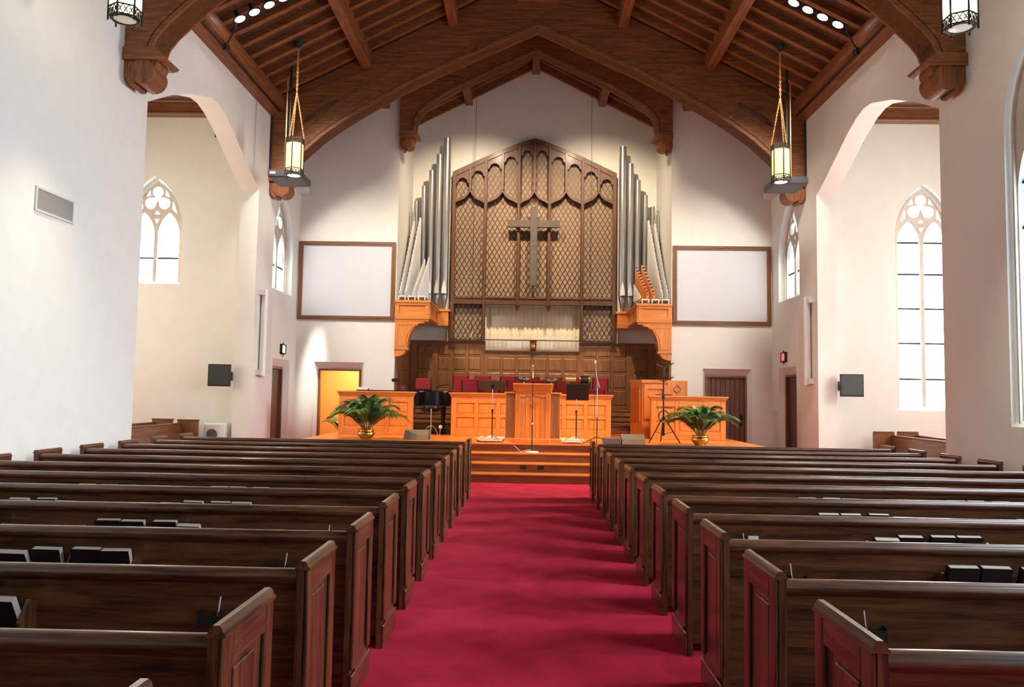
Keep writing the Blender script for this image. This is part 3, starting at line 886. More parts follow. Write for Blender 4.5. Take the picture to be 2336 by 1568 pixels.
for i, (a, b_) in enumerate(bays):
    MB().box(a, b_, YS0, YS1, 4.24, 4.42).box(a, b_, YS0 - .03, YS1, 4.39, 4.43).box(a, b_, YS0 - .03, YS1, 4.22, 4.26).build('transom', SWd['x'], os_, world=True)
    c, hw = (a + b_) / 2, (b_ - a) / 2
    # ogee head and centre bar above it
    def og(t, d):       # t in -1..1
        u = abs(t)
        z = 7.17 + .10 * sin(min(1, (1 - u) * 1.7) * pi / 2) + .24 * max(0, (1 - u - .35) / .65) ** 2.2
        return z + d
    pts = [-1 + 2 * j / 20 for j in range(21)]
    band = [(c + t * hw, og(t, 0)) for t in pts] + [(c + t * hw, og(t, .085)) for t in pts[::-1]]
    MB().prism(band, 'y', YS0 - .03, YS1).build('ogee_arch', SWd['x'], os_, world=True)
    MB().box(c - .038, c + .038, YS0 - .02, YS1, og(0, .06), otop(c) - .1).build('centre_bar', SWd['z'], os_, world=True, bevel=0.006)
    # arched heads of the two small lights above
    for q in (-1, 1):
        la, lb = (a, c - .038) if q < 0 else (c + .038, b_)
        lc, lhw = (la + lb) / 2, (lb - la) / 2
        zt = min(otop(la), otop(lb)) - .14
        hd = [(la, zt - .24)] + [(lc + lhw * .80 * t, zt - .24 + .16 * sqrt(max(0, 1 - t * t))) for t in [-1 + 2 * j / 10 for j in range(11)]] + [(lb, zt - .24), (lb, otop(lb) - .05), (la, otop(la) - .05)]
        MB().prism(hd, 'y', YS0 + .03, YS1).build('light_head', SWd['x'], os_, world=True)
def lattice(a, b_, z0, z1, mat, rise=1.75, step=.140, w=.026):
    """crossing slats clipped to a rectangle"""
    mb = MB()
    xc = (a + b_) / 2
    for sgn, yy in ((1, 22.248), (-1, 22.255)):
        k = rise * sgn
        h = step * rise
        half = abs(k) * (b_ - a) / 2
        for j in range(int(-half / h) - 2, int((z1 - z0 + half) / h) + 2):
            c0 = z0 + (j + .5) * h - k * xc
            pts = []
            for x in (a, b_):
                z = k * x + c0
                if z0 <= z <= z1: pts.append((x, z))
            for z in (z0, z1):
                x = (z - c0) / k
                if a < x < b_: pts.append((x, z))
            if len(pts) >= 2:
                p, q = sorted(pts)[0], sorted(pts)[-1]
                if hypot(q[0] - p[0], q[1] - p[1]) > .03:
                    mb.obox((p[0], yy, p[1]), (q[0] - p[0], 0, q[1] - p[1]), w, .008, (0, 1, 0))
    return mb
for i, (a, b_) in enumerate(bays):
    c = (a + b_) / 2
    zt = otop(c) - .12
    parts = [(a, b_, 4.43, 7.35), (a, c, 7.2, otop((a + c) / 2) - .1), (c, b_, 7.2, otop((c + b_) / 2) - .1)]
    if i in (0, 4): parts.append((a, b_, ZB + .02, 4.24))
    for q in parts:
        lattice(*q, SWd['z']).build('lattice', SWd['z'], os_, world=True, kind='stuff')
cl = [(-XO + .05, ZB), (MUL[0], ZB), (MUL[0], 4.30), (MUL[3], 4.30), (MUL[3], ZB), (XO - .05, ZB)] + [(x * .97, z - .08) for x, z in curve[::-1]]
MB().prism(cl, 'y', 22.262, 22.285).build('grille_cloth', MAT['cloth'], os_, world=True)

# ---- cross
cr = thing('cross', 'large plain grey-brown cross hung on the organ screen', 'cross', (0.0, 21.95, 4.74))
MB().box(-.10, .10, 21.88, 21.98, 4.74, 7.05).build('upright', MAT['cross'], cr, world=True, bevel=0.008)
MB().box(-.76, -.10, 21.88, 21.98, 6.44, 6.65).box(.10, .745, 21.88, 21.98, 6.44, 6.65).build('crossbar', MAT['cross'], cr, world=True, bevel=0.008)
MB().box(-.05, .05, 21.98, 22.06, 5.2, 5.3).box(-.05, .05, 21.98, 22.06, 6.5, 6.6).build('wall_bracket', MAT['iron'], cr, world=True)

# ---- curtain, glass and vase
pts_f, pts_b = [], []
n = 150
random.seed(3)
ph = 0.0
sec0, sec1 = [], []
for i in range(n + 1):
    x = -1.42 + 2.86 * i / n
    ph += .75 + .35 * random.random()
    y = 22.52 + .030 * sin(ph) + .012 * sin(ph * .37)
    sec0.append((x, y, 2.55)); sec1.append((x + .01 * sin(ph * .2), y * .6 + 22.52 * .4, 4.35))
cu = MB().loft([sec0, sec1], closed=False).build('curtain', MAT['curtain'], smooth=True)
md = cu.modifiers.new('solid', 'SOLIDIFY'); md.thickness = 0.004
tag(cu, 'ivory pleated curtain under the organ screen', 'curtain')
cu.location = (0, 0, 0)
gl = MB().box(-1.335, 1.355, 22.33, 22.342, 2.96, 3.34).build('glass_panel', MAT['glass'])
tag(gl, 'low clear glass panel standing before the ivory curtain', 'glass panel')
va = MB().lathe([(.0, 0), (.095, 0), (.10, .01), (.105, .13), (.112, .24), (.125, .265), (.118, .268), (.10, .25), (.09, .02), (0, .018)], (.03, 22.22, 2.916), 24).build('brass_bowl', MAT['brass'], smooth=True)
tag(va, 'polished brass bowl on the ledge below the cross', 'bowl')

# ---- hanging choir microphones
for x, side in ((-1.70, 'left'), (1.60, 'right')):
    g = thing('hanging_microphone', f'thin hanging choir microphone wire on the {side} of the cross', 'microphone', (x, 21.55, 3.2))
    MB().cyl((x, 21.55, 3.35), (x, 21.55, RZ(x) + .02), .006, n=6).build('cable', MAT['black'], g, world=True)
    MB().cyl((x, 21.55, 3.20), (x, 21.50, 3.37), .012, n=8).build('capsule', MAT['white'], g, world=True)

# ---- organ balconies and pipes
OK = MAT['oak']
for s, side in ((-1, 'left'), (1, 'right')):
    g = thing('organ_balcony', f'golden oak bracketed balcony carrying the {side} organ pipes', 'balcony', (s * 3.1, 19.8, 2.56))
    xin, xo = 2.70, CH
    yb = 22.05
    # body, front panel, side panel, return
    MB().box(s * xin, s * xo, 19.86, 22.08, 3.56, 3.97).build('balcony_body', OK['x'], g, world=True)
    MB().box(s * 2.40, s * xin, 21.8, 22.08, 3.56, 3.97).build('balcony_return', OK['x'], g, world=True)
    fp = [(s * (xin + .02), 3.58, s * xo - s * .01, 3.97)]
    x0, x1 = s * (xin), s * (xo)
    fr = MB()
    a, b_ = min(x0, x1), max(x0, x1)
    fr.box(a, b_, 19.815, 19.86, 3.58, 3.66).box(a, b_, 19.815, 19.86, 3.90, 3.97).box(a, a + .1, 19.815, 19.86, 3.66, 3.90).box(b_ - .1, b_, 19.815, 19.86, 3.66, 3.90)
    fr.build('front_frame', OK['x'], g, world=True, bevel=0.006)
    fr = MB()
    sx0, sx1 = s * (xin - .03), s * xin
    fr.box(sx0, sx1, 19.83, 21.77, 3.58, 3.66).box(sx0, sx1, 19.83, 21.77, 3.90, 3.97)
    for y in (19.83, 20.75, 21.67): fr.box(sx0, sx1, y, y + .1, 3.66, 3.90)
    fr.build('side_frame', OK['y'], g, world=True, bevel=0.006)
    # top and bottom mouldings
    mo = MB()
    for z0, z1, e in ((3.97, 4.03, .05), (3.93, 3.97, .02), (3.54, 3.58, .03), (3.49, 3.54, .0)):
        mo.box(s * (xin - e), s * xo, 19.83 - e, 19.9 - 0, z0, z1)
        mo.box(s * (xin - e), s * (xin + .03), 19.83, 22.0, z0, z1) if z0 > 3.6 else None
    mo.box(s * 2.36, s * xin, 21.76, 22.08, 3.97, 4.03)
    mo.build('moulding', OK['x'], g, world=True)
    # curved bracket
    br = [(xo, 3.49), (2.82, 3.49), (2.84, 3.44)]
    for i in range(9):
        t = i / 8
        br.append((2.88 + .36 * sin(t * pi / 2) ** 1.0, 3.44 - .66 * (1 - cos(t * pi / 2))))
    br += [(3.22, 2.78), (3.22, 2.74), (3.27, 2.74)]
    for i in range(6):
        t = i / 5 * pi / 2
        br.append((3.28 + .24 * (1 - cos(t)), 2.74 - .17 * sin(t)))
    br += [(xo, 2.56)]
    b1 = MB().prism([(s * x, z) for x, z in br], 'y', 19.90 - .06, 20.16).build('bracket', OK['z'], g, world=True, bevel=0.006)
    MB().box(s * 3.20, s * xo, 19.815, 19.84, 2.74, 2.79).build('bracket_band', OK['x'], b1, world=True, bevel=0.005)
    ip = [(3.52, 3.41), (2.98, 3.41)] + [(2.98 + .30 * sin(i / 8 * pi / 2), 3.38 - .53 * (1 - cos(i / 8 * pi / 2))) for i in range(9)] + [(3.30, 2.84), (3.52, 2.84)]
    ring = [(s * x, z) for x, z in ip]
    cxm = sum(x for x, z in ring) / len(ring); czm = sum(z for x, z in ring) / len(ring)
    rin = [(cxm + (x - cxm) * .90, czm + (z - czm) * .93) for x, z in ring]
    MB().plate(ring, [rin], 'y', 19.825, 19.845).build('bracket_beading', OK['z'], b1, world=True)

def pipe(parent, x, y, z0, h, r, mat, foot=.32, slide=0.0, flare=False):
    """organ pipe: pointed foot, mouth, body, tuning slide"""
    prof = [(r * .18, 0), (r * .3, .02), (r, foot), (r, h)]
    if slide: prof = prof[:-1] + [(r, h - slide)]
    o = MB().lathe(prof, (x, y, z0), 14 if r > .05 else 8).build('pipe', mat, parent, world=True, smooth=True)
    if slide: MB().lathe([(r * .93, h - slide - .02), (r * .93, h), (r * .80, h), (r * .8, h - .05)], (x, y, z0), 14 if r > .05 else 8).build('tuning_slide', mat, o, world=True, smooth=True)
    return o
for s, side in ((-1, 'left'), (1, 'right')):
    g = thing('organ_pipes', f'graduated silver organ pipes on the {side} balcony', 'organ pipes', (s * 3.0, 21.0, 4.03))
    tops = [9.02, 8.52, 8.05, 7.59, 7.16] if s < 0 else [8.80, 8.30, 7.83, 7.39, 7.06]
    for i, zt in enumerate(tops):
        r = .112 - .011 * i
        x = s * (2.535 + .215 * i)
        y = 21.86 - .0 * i
        if i < 2: z0 = 4.035
        else: z0 = 4.035
        p = pipe(g, x, y, z0, zt - z0, r, MAT['tin'], foot=.42, slide=.34)
        # flattened mouth with a dark slot
        if i < 4:
            MB().prism([(x - r * .62, z0 + .45), (x + r * .62, z0 + .45), (x + r * .55, z0 + .6), (x, z0 + .85), (x - r * .55, z0 + .6)], 'y', y - r - .004, y - r * .72).build('mouth', MAT['zinc'], p, world=True)
            MB().box(x - r * .6, x + r * .6, y - r - .012, y - r * .7, z0 + .405, z0 + .43).build('mouth_slot', MAT['black'], p, world=True)
    for i in range(5):                      # inner taller row behind the stepped ranks
        pipe(g, s * (3.47 - .03 * i), 21.6 - .02 * i, 4.2, 2.5 - .14 * i + .2, .035, MAT['tin'], foot=.25)
    # wind chest trestles
    ch = MB()
    for k in range(3): ch.box(s * (2.82 + k * .26), s * (3.02 + k * .26), 19.98, 21.75, 4.14, 4.17)
    ch.build('wind_chest', MAT['white'], g, world=True)
    for k in range(3):
        fr = MB()
        for x in (2.83 + k * .26, 3.0 + k * .26): fr.box(s * x - .012, s * x + .012, 19.985, 20.01, 4.03, 4.14)
        fr.build('trestle', MAT['white'], g, world=True)
    # two curved ranks of slender pipes stepping up away from the viewer
    for rk, (xa, xb_, hmax) in enumerate(((3.50, 3.40, 2.15), (3.36, 3.22, 2.25))):
        for i in range(17):
            t = i / 16
            y = 20.03 + 1.45 * t
            h = .16 + hmax * t ** 1.05
            pipe(g, s * (xa + (xb_ - xa) * t), y, 4.17, h, .021 + .014 * t, MAT['zinc'], foot=.1 + .1 * t)
    if s < 0:
        for rk, (xa, xb_) in enumerate(((3.16, 3.02), (3.02, 2.90))):
            for i in range(13):
                t = i / 12
                pipe(g, s * (xa + (xb_ - xa) * t), 20.03 + 1.1 * t, 4.17, .12 + (1.05 if rk == 0 else 1.1) * t, .015 + .008 * t, MAT['zinc'], foot=.08)
    else:
        for i in range(9):                   # square stopped wooden pipes
            t = i / 8
            for rk in (0, 1):
                x = s * (3.14 - .16 * rk - .16 * t)
                y = 20.05 + .9 * t
                h = .16 + (.75 + .10 * (1 - rk)) * t
                w_ = .024 + .016 * t
                p = MB().box(x - w_, x + w_, y - w_, y + w_, 4.2, 4.2 + h).build('pipe', OK['z'], g, world=True)
                MB().box(x - w_ * .5, x + w_ * .5, y - w_ * .5, y + w_ * .5, 4.2 + h, 4.2 + h + .05).box(x - w_ * .55, x + w_ * .55, y - w_ - .003, y - w_, 4.2 + h - .09, 4.2 + h - .04).build('stopper', MAT['black'], p, world=True)
        for i in range(9):
            t = i / 8
            pipe(g, s * (2.80 - .06 * t), 20.08 + .8 * t, 4.17, .10 + .40 * t, .014 + .004 * t, MAT['zinc'], foot=.06)

# ---- framed projection screens
for s, side in ((-1, 'left'), (1, 'right')):
    g = thing('projection_screen', f'large white screen in a brown moulded frame {side} of the chancel', 'screen', (s * 4.86, YF, 3.5))
    a, b_ = (-6.13, -3.60) if s < 0 else (3.60, 6.12)
    z0, z1 = 3.50, 5.555
    MB().box(a + .08, b_ - .08, YF - .03, YF - .01, z0 + .08, z1 - .08).build('surface', MAT['board_white'], g, world=True)
    def bar(p):
        return MB().prism(p, 'y', YF - .055, YF - .0).prism([(q[0], q[1]) for q in p], 'y', YF - .056, YF - .055)
    wd = .105
    for poly, m_ in (([(a, z0), (b_, z0), (b_ - wd, z0 + wd), (a + wd, z0 + wd)], 'x'), ([(a, z1), (b_, z1), (b_ - wd, z1 - wd), (a + wd, z1 - wd)], 'x'), ([(a, z0), (a + wd, z0 + wd), (a + wd, z1 - wd), (a, z1)], 'z'), ([(b_, z0), (b_ - wd, z0 + wd), (b_ - wd, z1 - wd), (b_, z1)], 'z')):
        MB().prism(poly, 'y', YF - .06, YF - .002).build('frame_bar', MAT['framewood'][m_], g, world=True, bevel=0.018)
    e = .045
    for x0, x1, q0, q1 in ((a + e, b_ - e, z0 + e, z0 + e + .02), (a + e, b_ - e, z1 - e - .02, z1 - e), (a + e, a + e + .02, z0 + e, z1 - e), (b_ - e - .02, b_ - e, z0 + e, z1 - e)):
        MB().box(x0, x1, YF - .072, YF - .06, q0, q1).build('frame_bead', MAT['framewood']['x'], g, world=True)

# ================================================================== PEWS
PW = MAT['pew']
ROW0, DROW = 2.78, 0.888
XA_L, XA_R, XW = -1.0, 0.905, 5.60
def end_panel(parent, x, s, name='end_panel'):
    """pew end: framed board 50 mm thick; x is the aisle face, s points to the aisle"""
    o0, o1 = x, x - s * .05
    e = MB().box(o1, o0 - s * .018, -.45, 0, 0, .885).build(name, PW['z'], parent)
    fr = MB()
    f0, f1 = o0 - s * .018, o0
    MB().box(f0, f1, -.45, -.375, .17, .885).build('stile', PW['z'], e, bevel=0.006)
    MB().box(f0, f1, -.075, 0, .17, .885).build('stile', PW['z'], e, bevel=0.006)
    MB().box(f0, f1, -.375, -.075, .79, .885).build('top_rail', PW['y'], e, bevel=0.006)
    MB().box(f0, f1, -.45, 0, 0, .145).build('plinth', PW['y'], e, bevel=0.006)
    MB().add([(f0, -.375, .20), (f1, -.375, .145), (f0, -.375, .145), (f0, -.075, .20), (f1, -.075, .145), (f0, -.075, .145)], [(0, 1, 4, 3), (0, 2, 1), (3, 4, 5), (1, 2, 5, 4)]).build('chamfer', PW['y'], e)
    # raised field between the stiles
    MB().box(f0, f0 + s * .008, -.335, -.150, .21, .76).build('field', PW['z'], e, bevel=0.004)
    # cap
    m_ = (o0 + o1) / 2
    prof = [(m_ - .030, .885), (m_ + .030, .885), (m_ + .030, .895), (m_ + .022, .900), (m_ + .018, .915), (m_ + .010, .922), (m_ - .010, .922), (m_ - .018, .915), (m_ - .022, .900), (m_ - .030, .895)]
    MB().prism(prof, 'y', -.455, .005).build('cap', PW['y'], e)
    return e
def make_pew(s, racks):
    """s = -1: left block (aisle end at x = 0, running to -x); +1: right block"""
    L = (XW + XA_L) if s < 0 else (XW - XA_R)
    t = thing('pew', None, None)
    a, b_ = s * .05, s * (L - .05)
    end_panel(t, 0.0, -s)
    end_panel(t, s * L, s)
    # leaning back board, rounded top rail, seat
    MB().prism([(-.405, .86), (-.375, .86), (-.315, .42), (-.345, .40), (-.365, .06), (-.385, .06), (-.375, .42)], 'x', a, b_).build('back_board', PW['x'], t)
    pr = []
    for i in range(14):
        q = 2 * pi * i / 14
        pr.append((-.392 + .040 * cos(q), .848 + .032 * sin(q) * (1.0 if sin(q) > 0 else 1.1)))
    MB().prism(pr, 'x', a, b_).build('top_rail', PW['x'], t, smooth=True)
    MB().box(a, b_, -.33, .02, .40, .435).build('seat', PW['x'], t, bevel=0.012)
    MB().box(a + (b_ - a) * .5 - .03, a + (b_ - a) * .5 + .03, -.31, -.02, 0, .40).build('seat_support', PW['z'], t)
    for x0, x1 in racks:
        r = MB().box(s * x0, s * x1, -.475, -.38, .555, .575).box(s * x0, s * x1, -.502, -.49, .60, .64)
        o = r.build('book_rack', PW['x'], t)
        for xx in (x0, x1, x0 + .352):
            MB().prism([(-.475, .555), (-.38, .555), (-.38, .72), (-.44, .74), (-.50, .66)], 'x', s * xx - .008, s * xx + .008).build('rack_side', PW['z'], o)
    for xx in (.42,):
        MB().box(s * xx - .045, s * xx + .045, -.425, -.38, .635, .66).box(s * xx - .045, s * xx - .04, -.425, -.38, .66, .70).box(s * xx + .04, s * xx + .045, -.425, -.38, .66, .70).box(s * xx - .045, s * xx + .045, -.428, -.423, .635, .685).build('card_holder', MAT['iron'], t)
    return t
RACK_L = [(1.17, 1.96), (2.50, 3.28)]
RACK_R = [(1.15, 1.90), (2.58, 3.33)]
book_mesh = {}
def book_parts(w, h, d):
    if 'c' not in book_mesh:
        c = MB().box(-w / 2, w / 2, -d / 2, -d / 2 + .004, 0, h).box(-w / 2, w / 2, d / 2 - .004, d / 2, 0, h).box(-w / 2, -w / 2 + .004, -d / 2 + .004, d / 2 - .004, 0, h)
        book_mesh['c'] = c.mesh('cover', MAT['cover'])
        book_mesh['p'] = MB().box(-w / 2 + .005, w / 2 - .003, -d / 2 + .0042, d / 2 - .0042, .003, h - .002).mesh('pages', MAT['page'])
    return book_mesh
def make_book(x, y, z, tilt, rx, label, grp):
    bm_ = book_parts(.154, .205, .042)
    t = thing('hymnal', label, 'book', (x, y, z), group=grp)
    t.rotation_euler = (rx, tilt, 0)
    share('cover', bm_['c'], t)
    share('pages', bm_['p'], t)
rows = list(range(-1, 12))
protoL, protoR = make_pew(-1, RACK_L), make_pew(1, RACK_R)
random.seed(21)
# which slots hold a hymnal: (row -> per rack list of (offset, drop))
for i in rows:
    fs = 11 - i                                   # index from the stage, 0 = front pew
    for s, proto, xa, side, racks in ((-1, protoL, XA_L, 'left', RACK_L), (1, protoR, XA_R, 'right', RACK_R)):
        if i == -1 and s > 0: continue
        o = proto if i == 0 else copy_tree(proto)
        o.location = (xa, ROW0 + DROW * i, 0)
        lab = f'dark oak pew {side} of the aisle, {ordn(fs)} from the stage' if fs < 12 else 'dark oak pew left of the aisle, only its cap showing at the bottom edge'
        tag(o, lab, 'pew', f'oak pews {side} of the aisle')
        if i < 1 and s > 0: continue
        if i < 1 and s < 0 and i < 0: continue
        nbk = 0
        if 1 <= i <= 7:
            for rk, (r0, r1) in enumerate(racks):
                for kx in range(4):
                    if (i in (6, 7) and kx == 2) or (i == 4 and rk == 1 and kx == 3) or (i == 5 and s > 0 and rk == 0 and kx == 0): continue
                    off = r0 + .085 + kx * .163 + (.045 if kx > 1 else 0)
                    low = .035 if (kx == (0 if (i + rk) % 2 else 3)) else random.uniform(0, .006)
                    make_book(xa + s * off, ROW0 + DROW * i - .424, .584, random.uniform(-.012, .012) if low < .02 else .015, random.uniform(.26, .34) if low < .02 else .50, f'dark hymnal {ordn(nbk)} from the aisle behind the {side} pew {ordn(fs)} from the stage', 'hymnals in the pew racks')
                    nbk += 1
        if i in (1, 2, 3) or (i == 4 and s > 0):
            x, y = xa + s * .39, ROW0 + DROW * i - .405
            o = MB().cyl((x, y, .662), (x - s * .015, y - .01, .762), .0032, n=6).build('pencil', MAT['paper'])
            tag(o, f'pale pencil in the card holder behind the {side} pew {ordn(fs)} from the stage', 'pencil', 'pew pencils')
            if i == 3 and s > 0:
                o = MB().box(x + .02, x + .085, y - .004, y + .004, .664, .745).build('offering_card', MAT['paper'])
                tag(o, f'white card in the holder behind the right pew {ordn(fs)} from the stage', 'card')

# transept pews, running along the transept and facing the nave
def side_pew(s, x, y1, L, label):
    t = thing('transept_pew', label, 'pew', (x, y1, 0), group='pews in the transepts')
    D = -s                                          # direction the pew faces
    xb0, xb1 = -D * .22, D * .23
    for y in (0.0, -L):
        e = MB().box(xb0, xb1, y - .05, y, 0, .955).build('end_panel', MAT['framewood']['z'], t, bevel=0.006)
        MB().box(xb0 - .01, xb1 + .01, y - .06, y + .01, .955, .985).build('cap', MAT['framewood']['x'], e, bevel=0.006)
    MB().prism([(-D * .20, .90), (-D * .165, .90), (-D * .09, .42), (-D * .13, .06), (-D * .16, .06)], 'y', -L, -.05).build('back_board', MAT['framewood']['y'], t)
    MB().box(-D * .21, -D * .15, -L, -.05, .87, .91).build('top_rail', MAT['framewood']['y'], t, bevel=0.012)
    MB().box(-D * .12, D * .22, -L, -.05, .41, .445).build('seat', MAT['framewood']['y'], t, bevel=0.01)
side_pew(-1, -7.40, 16.55, 4.4, 'brown side pew in the left transept, nearer the nave')
side_pew(-1, -8.05, 16.75, 4.4, 'brown side pew in the left transept, farther from the nave')
side_pew(1, 7.42, 16.55, 4.4, 'pinkish brown side pew in the right transept, nearer the nave')
side_pew(1, 8.02, 16.75, 4.4, 'pinkish brown side pew in the right transept, farther from the nave')

# ================================================================== STAGE FURNITURE
def panel_rail(name, label, x0, x1, yf, depth, z0, z1, ncol, rows, mats, ends=True):
    """panelled oak screen wall with a moulded cap; front face at yf"""
    g = thing(name, label, 'rail', ((x0 + x1) / 2, yf, z0))
    MB().box(x0, x1, yf + .03, yf + depth, z0, z1 - .10).build('body', mats['x'], g, world=True)
    L = x1 - x0
    m_ = .12
    pw = (L - 2 * m_ - (ncol - 1) * .09) / ncol
    cols = [(x0 + m_ + i * (pw + .09), x0 + m_ + i * (pw + .09) + pw) for i in range(ncol)]
    edges = [x0] + [v for c in cols for v in c] + [x1]
    for i in range(0, len(edges), 2):
        MB().box(edges[i], edges[i + 1], yf, yf + .03, z0, z1 - .10).build('stile', mats['z'], g, world=True, bevel=0.008)
    re = [z0] + [v for r in rows for v in r] + [z1 - .10]
    for i in range(0, len(re), 2):
        for c in cols: MB().box(c[0], c[1], yf, yf + .03, re[i], re[i + 1]).build('cross_rail', mats['x'], g, world=True, bevel=0.008)
    cache = {}
    for c in cols:
        for r in rows:
            key = round(r[1] - r[0], 4)
            if key not in cache: cache[key] = panel_mesh(pw, r[1] - r[0], mats['z'], 0.012, 0.04)
            share('panel', cache[key], g, world=True, mat=Matrix.Translation(((c[0] + c[1]) / 2, yf + .028, (r[0] + r[1]) / 2)))
    e = .055
    cp = MB().box(x0 - e, x1 + e, yf - e, yf + depth + e, z1 - .035, z1)
    cp.box(x0 - e * .6, x1 + e * .6, yf - e * .6, yf + depth + e * .6, z1 - .07, z1 - .035).box(x0 - .015, x1 + .015, yf - .015, yf + depth + .015, z1 - .10, z1 - .07)
    cp.build('cap', mats['x'], g, world=True, bevel=0.008)
    return g
RR = [(.86, 1.10), (1.18, 1.42)]
panel_rail('choir_rail', 'panelled golden oak rail behind the left palm', -4.38, -2.70, 17.45, .16, S, 1.66, 3, RR, OK)
panel_rail('choir_rail', 'long panelled golden oak rail behind the pulpit', -1.83, 1.77, 17.45, .16, S, 1.66, 7, RR, OK)
panel_rail('choir_rail', 'panelled golden oak rail behind the right palm', 2.67, 4.34, 17.45, .16, S, 1.66, 3, RR, OK)

# ---- pulpit
g = thing('pulpit', 'golden oak pulpit with carved front at the head of the steps', 'pulpit', (0, 15.45, S))
PY = 15.50
MB().box(-.57, .57, PY - .03, PY + .62, S, S + .085).box(-.35, .35, PY - .10, PY, S, S + .085).build('base', OK['x'], g, world=True, bevel=0.012)
for s in (-1, 1):
    w_ = MB().box(s * .35, s * .545, PY + .06, PY + .58, S + .085, 1.655).build('wing', MAT['brown']['z'], g, world=True, bevel=0.006)
    MB().box(s * .35, s * .575, PY + .03, PY + .61, 1.655, 1.685).build('wing_cap', OK['x'], w_, world=True, bevel=0.006)
for i in range(5):
    MB().box(-.25 + i * .1 + .002, -.25 + (i + 1) * .1 - .002, PY - .035, PY + .02, S + .085, 1.62).build('front_board', OK['z'], g, world=True, bevel=0.004)
MB().box(-.35, .35, PY, PY + .5, S + .085, 1.66).build('core', OK['z'], g, world=True)
for s in (-1, 1):
    c = MB().box(s * .25, s * .35, PY - .06, PY, S + .085, 1.66).build('corner_post', OK['z'], g, world=True, bevel=0.005)
    for k in range(3): MB().box(s * (.268 + k * .028), s * (.268 + k * .028 + .013), PY - .068, PY - .058, 1.32, 1.66).build('flute', OK['z'], c, world=True)
sc = [(-.25, 1.64)]
for i in range(33):
    t = i / 32
    sc.append((-.25 + .5 * t, 1.62 - .03 * abs(sin(t * pi * 4)) - .015 * cos(t * pi * 2)))
sc += [(.25, 1.64), (.25, 1.68), (-.25, 1.68)]
MB().prism(sc, 'y', PY - .05, PY - .02).build('valance', OK['x'], g, world=True)
MB().loft([[(-.34, PY - .06, 1.66), (.34, PY - .06, 1.66), (.34, PY + .48, 1.66), (-.34, PY + .48, 1.66)], [(-.355, PY - .08, 1.72), (.355, PY - .08, 1.72), (.355, PY + .48, 1.72), (-.355, PY + .48, 1.72)], [(-.385, PY - .12, 1.83), (.385, PY - .12, 1.83), (.385, PY + .5, 1.72), (-.385, PY + .5, 1.72)]]).build('flared_head', OK['x'], g, world=True)
MB().prism([(PY - .14, 1.83), (PY + .52, 1.70), (PY + .52, 1.73), (PY - .14, 1.86)], 'x', -.40, .40).build('desk_top', OK['x'], g, world=True, bevel=0.006)
em = MB()
for k in range(4):
    a = pi / 2 * k
    em.cyl((.035 * cos(a), PY - .052, 1.47 + .035 * sin(a)), (.035 * cos(a), PY - .035, 1.47 + .035 * sin(a)), .03, n=10)
em.build('carved_quatrefoil', OK['z'], g, world=True)

# ---- organ console behind the right rail
g = thing('organ_console', 'oak organ console with angled reeded side behind the right rail', 'organ console', (3.0, 18.0, S))
fp = [(2.34, 18.45), (2.56, 18.05), (3.14, 18.05), (3.14, 18.48), (2.34, 18.48)]
MB().prism(fp, 'z', S, 1.96).build('case', OK['z'], g, world=True)
MB().prism([(2.30, 18.46), (2.54, 18.01), (3.17, 18.01), (3.17, 18.49), (2.30, 18.49)], 'z', 1.96, 2.03).build('case_top', OK['x'], g, world=True, bevel=0.008)
dv = Vector((.22, -.40, 0)).normalized()
for k in range(4):
    p = Vector((2.34, 18.45, 0)) + dv * (.08 + .095 * k)
    nrm = Vector((-.40, -.22, 0)).normalized()
    MB().obox(p + nrm * .008 + Vector((0, 0, 1.06)), (0, 0, .78), .045, .03, (dv.x, dv.y, 0)).build('reed', OK['z'], g, world=True)
MB().plate([(2.60, 1.12), (3.11, 1.12), (3.11, 1.92), (2.60, 1.92)], [[(2.68, 1.2), (3.03, 1.2), (3.03, 1.82), (2.68, 1.82)]], 'y', 18.02, 18.05).build('front_frame', OK['z'], g, world=True, bevel=0.006)
pn = MB().box(3.14, 3.62, 18.12, 18.20, S, 2.02).build('side_screen', OK['z'], g, world=True, bevel=0.006)
q = MB()
for k in range(4):
    a = pi / 2 * k
    q.tube([(3.38 + .045 * cos(a) + .04 * cos(a + j * pi / 5 - pi / 2), 18.112, 1.82 + .045 * sin(a) + .04 * sin(a + j * pi / 5 - pi / 2)) for j in range(6)], .008, 5)
q.build('carved_quatrefoil', MAT['brown']['z'], pn, world=True)

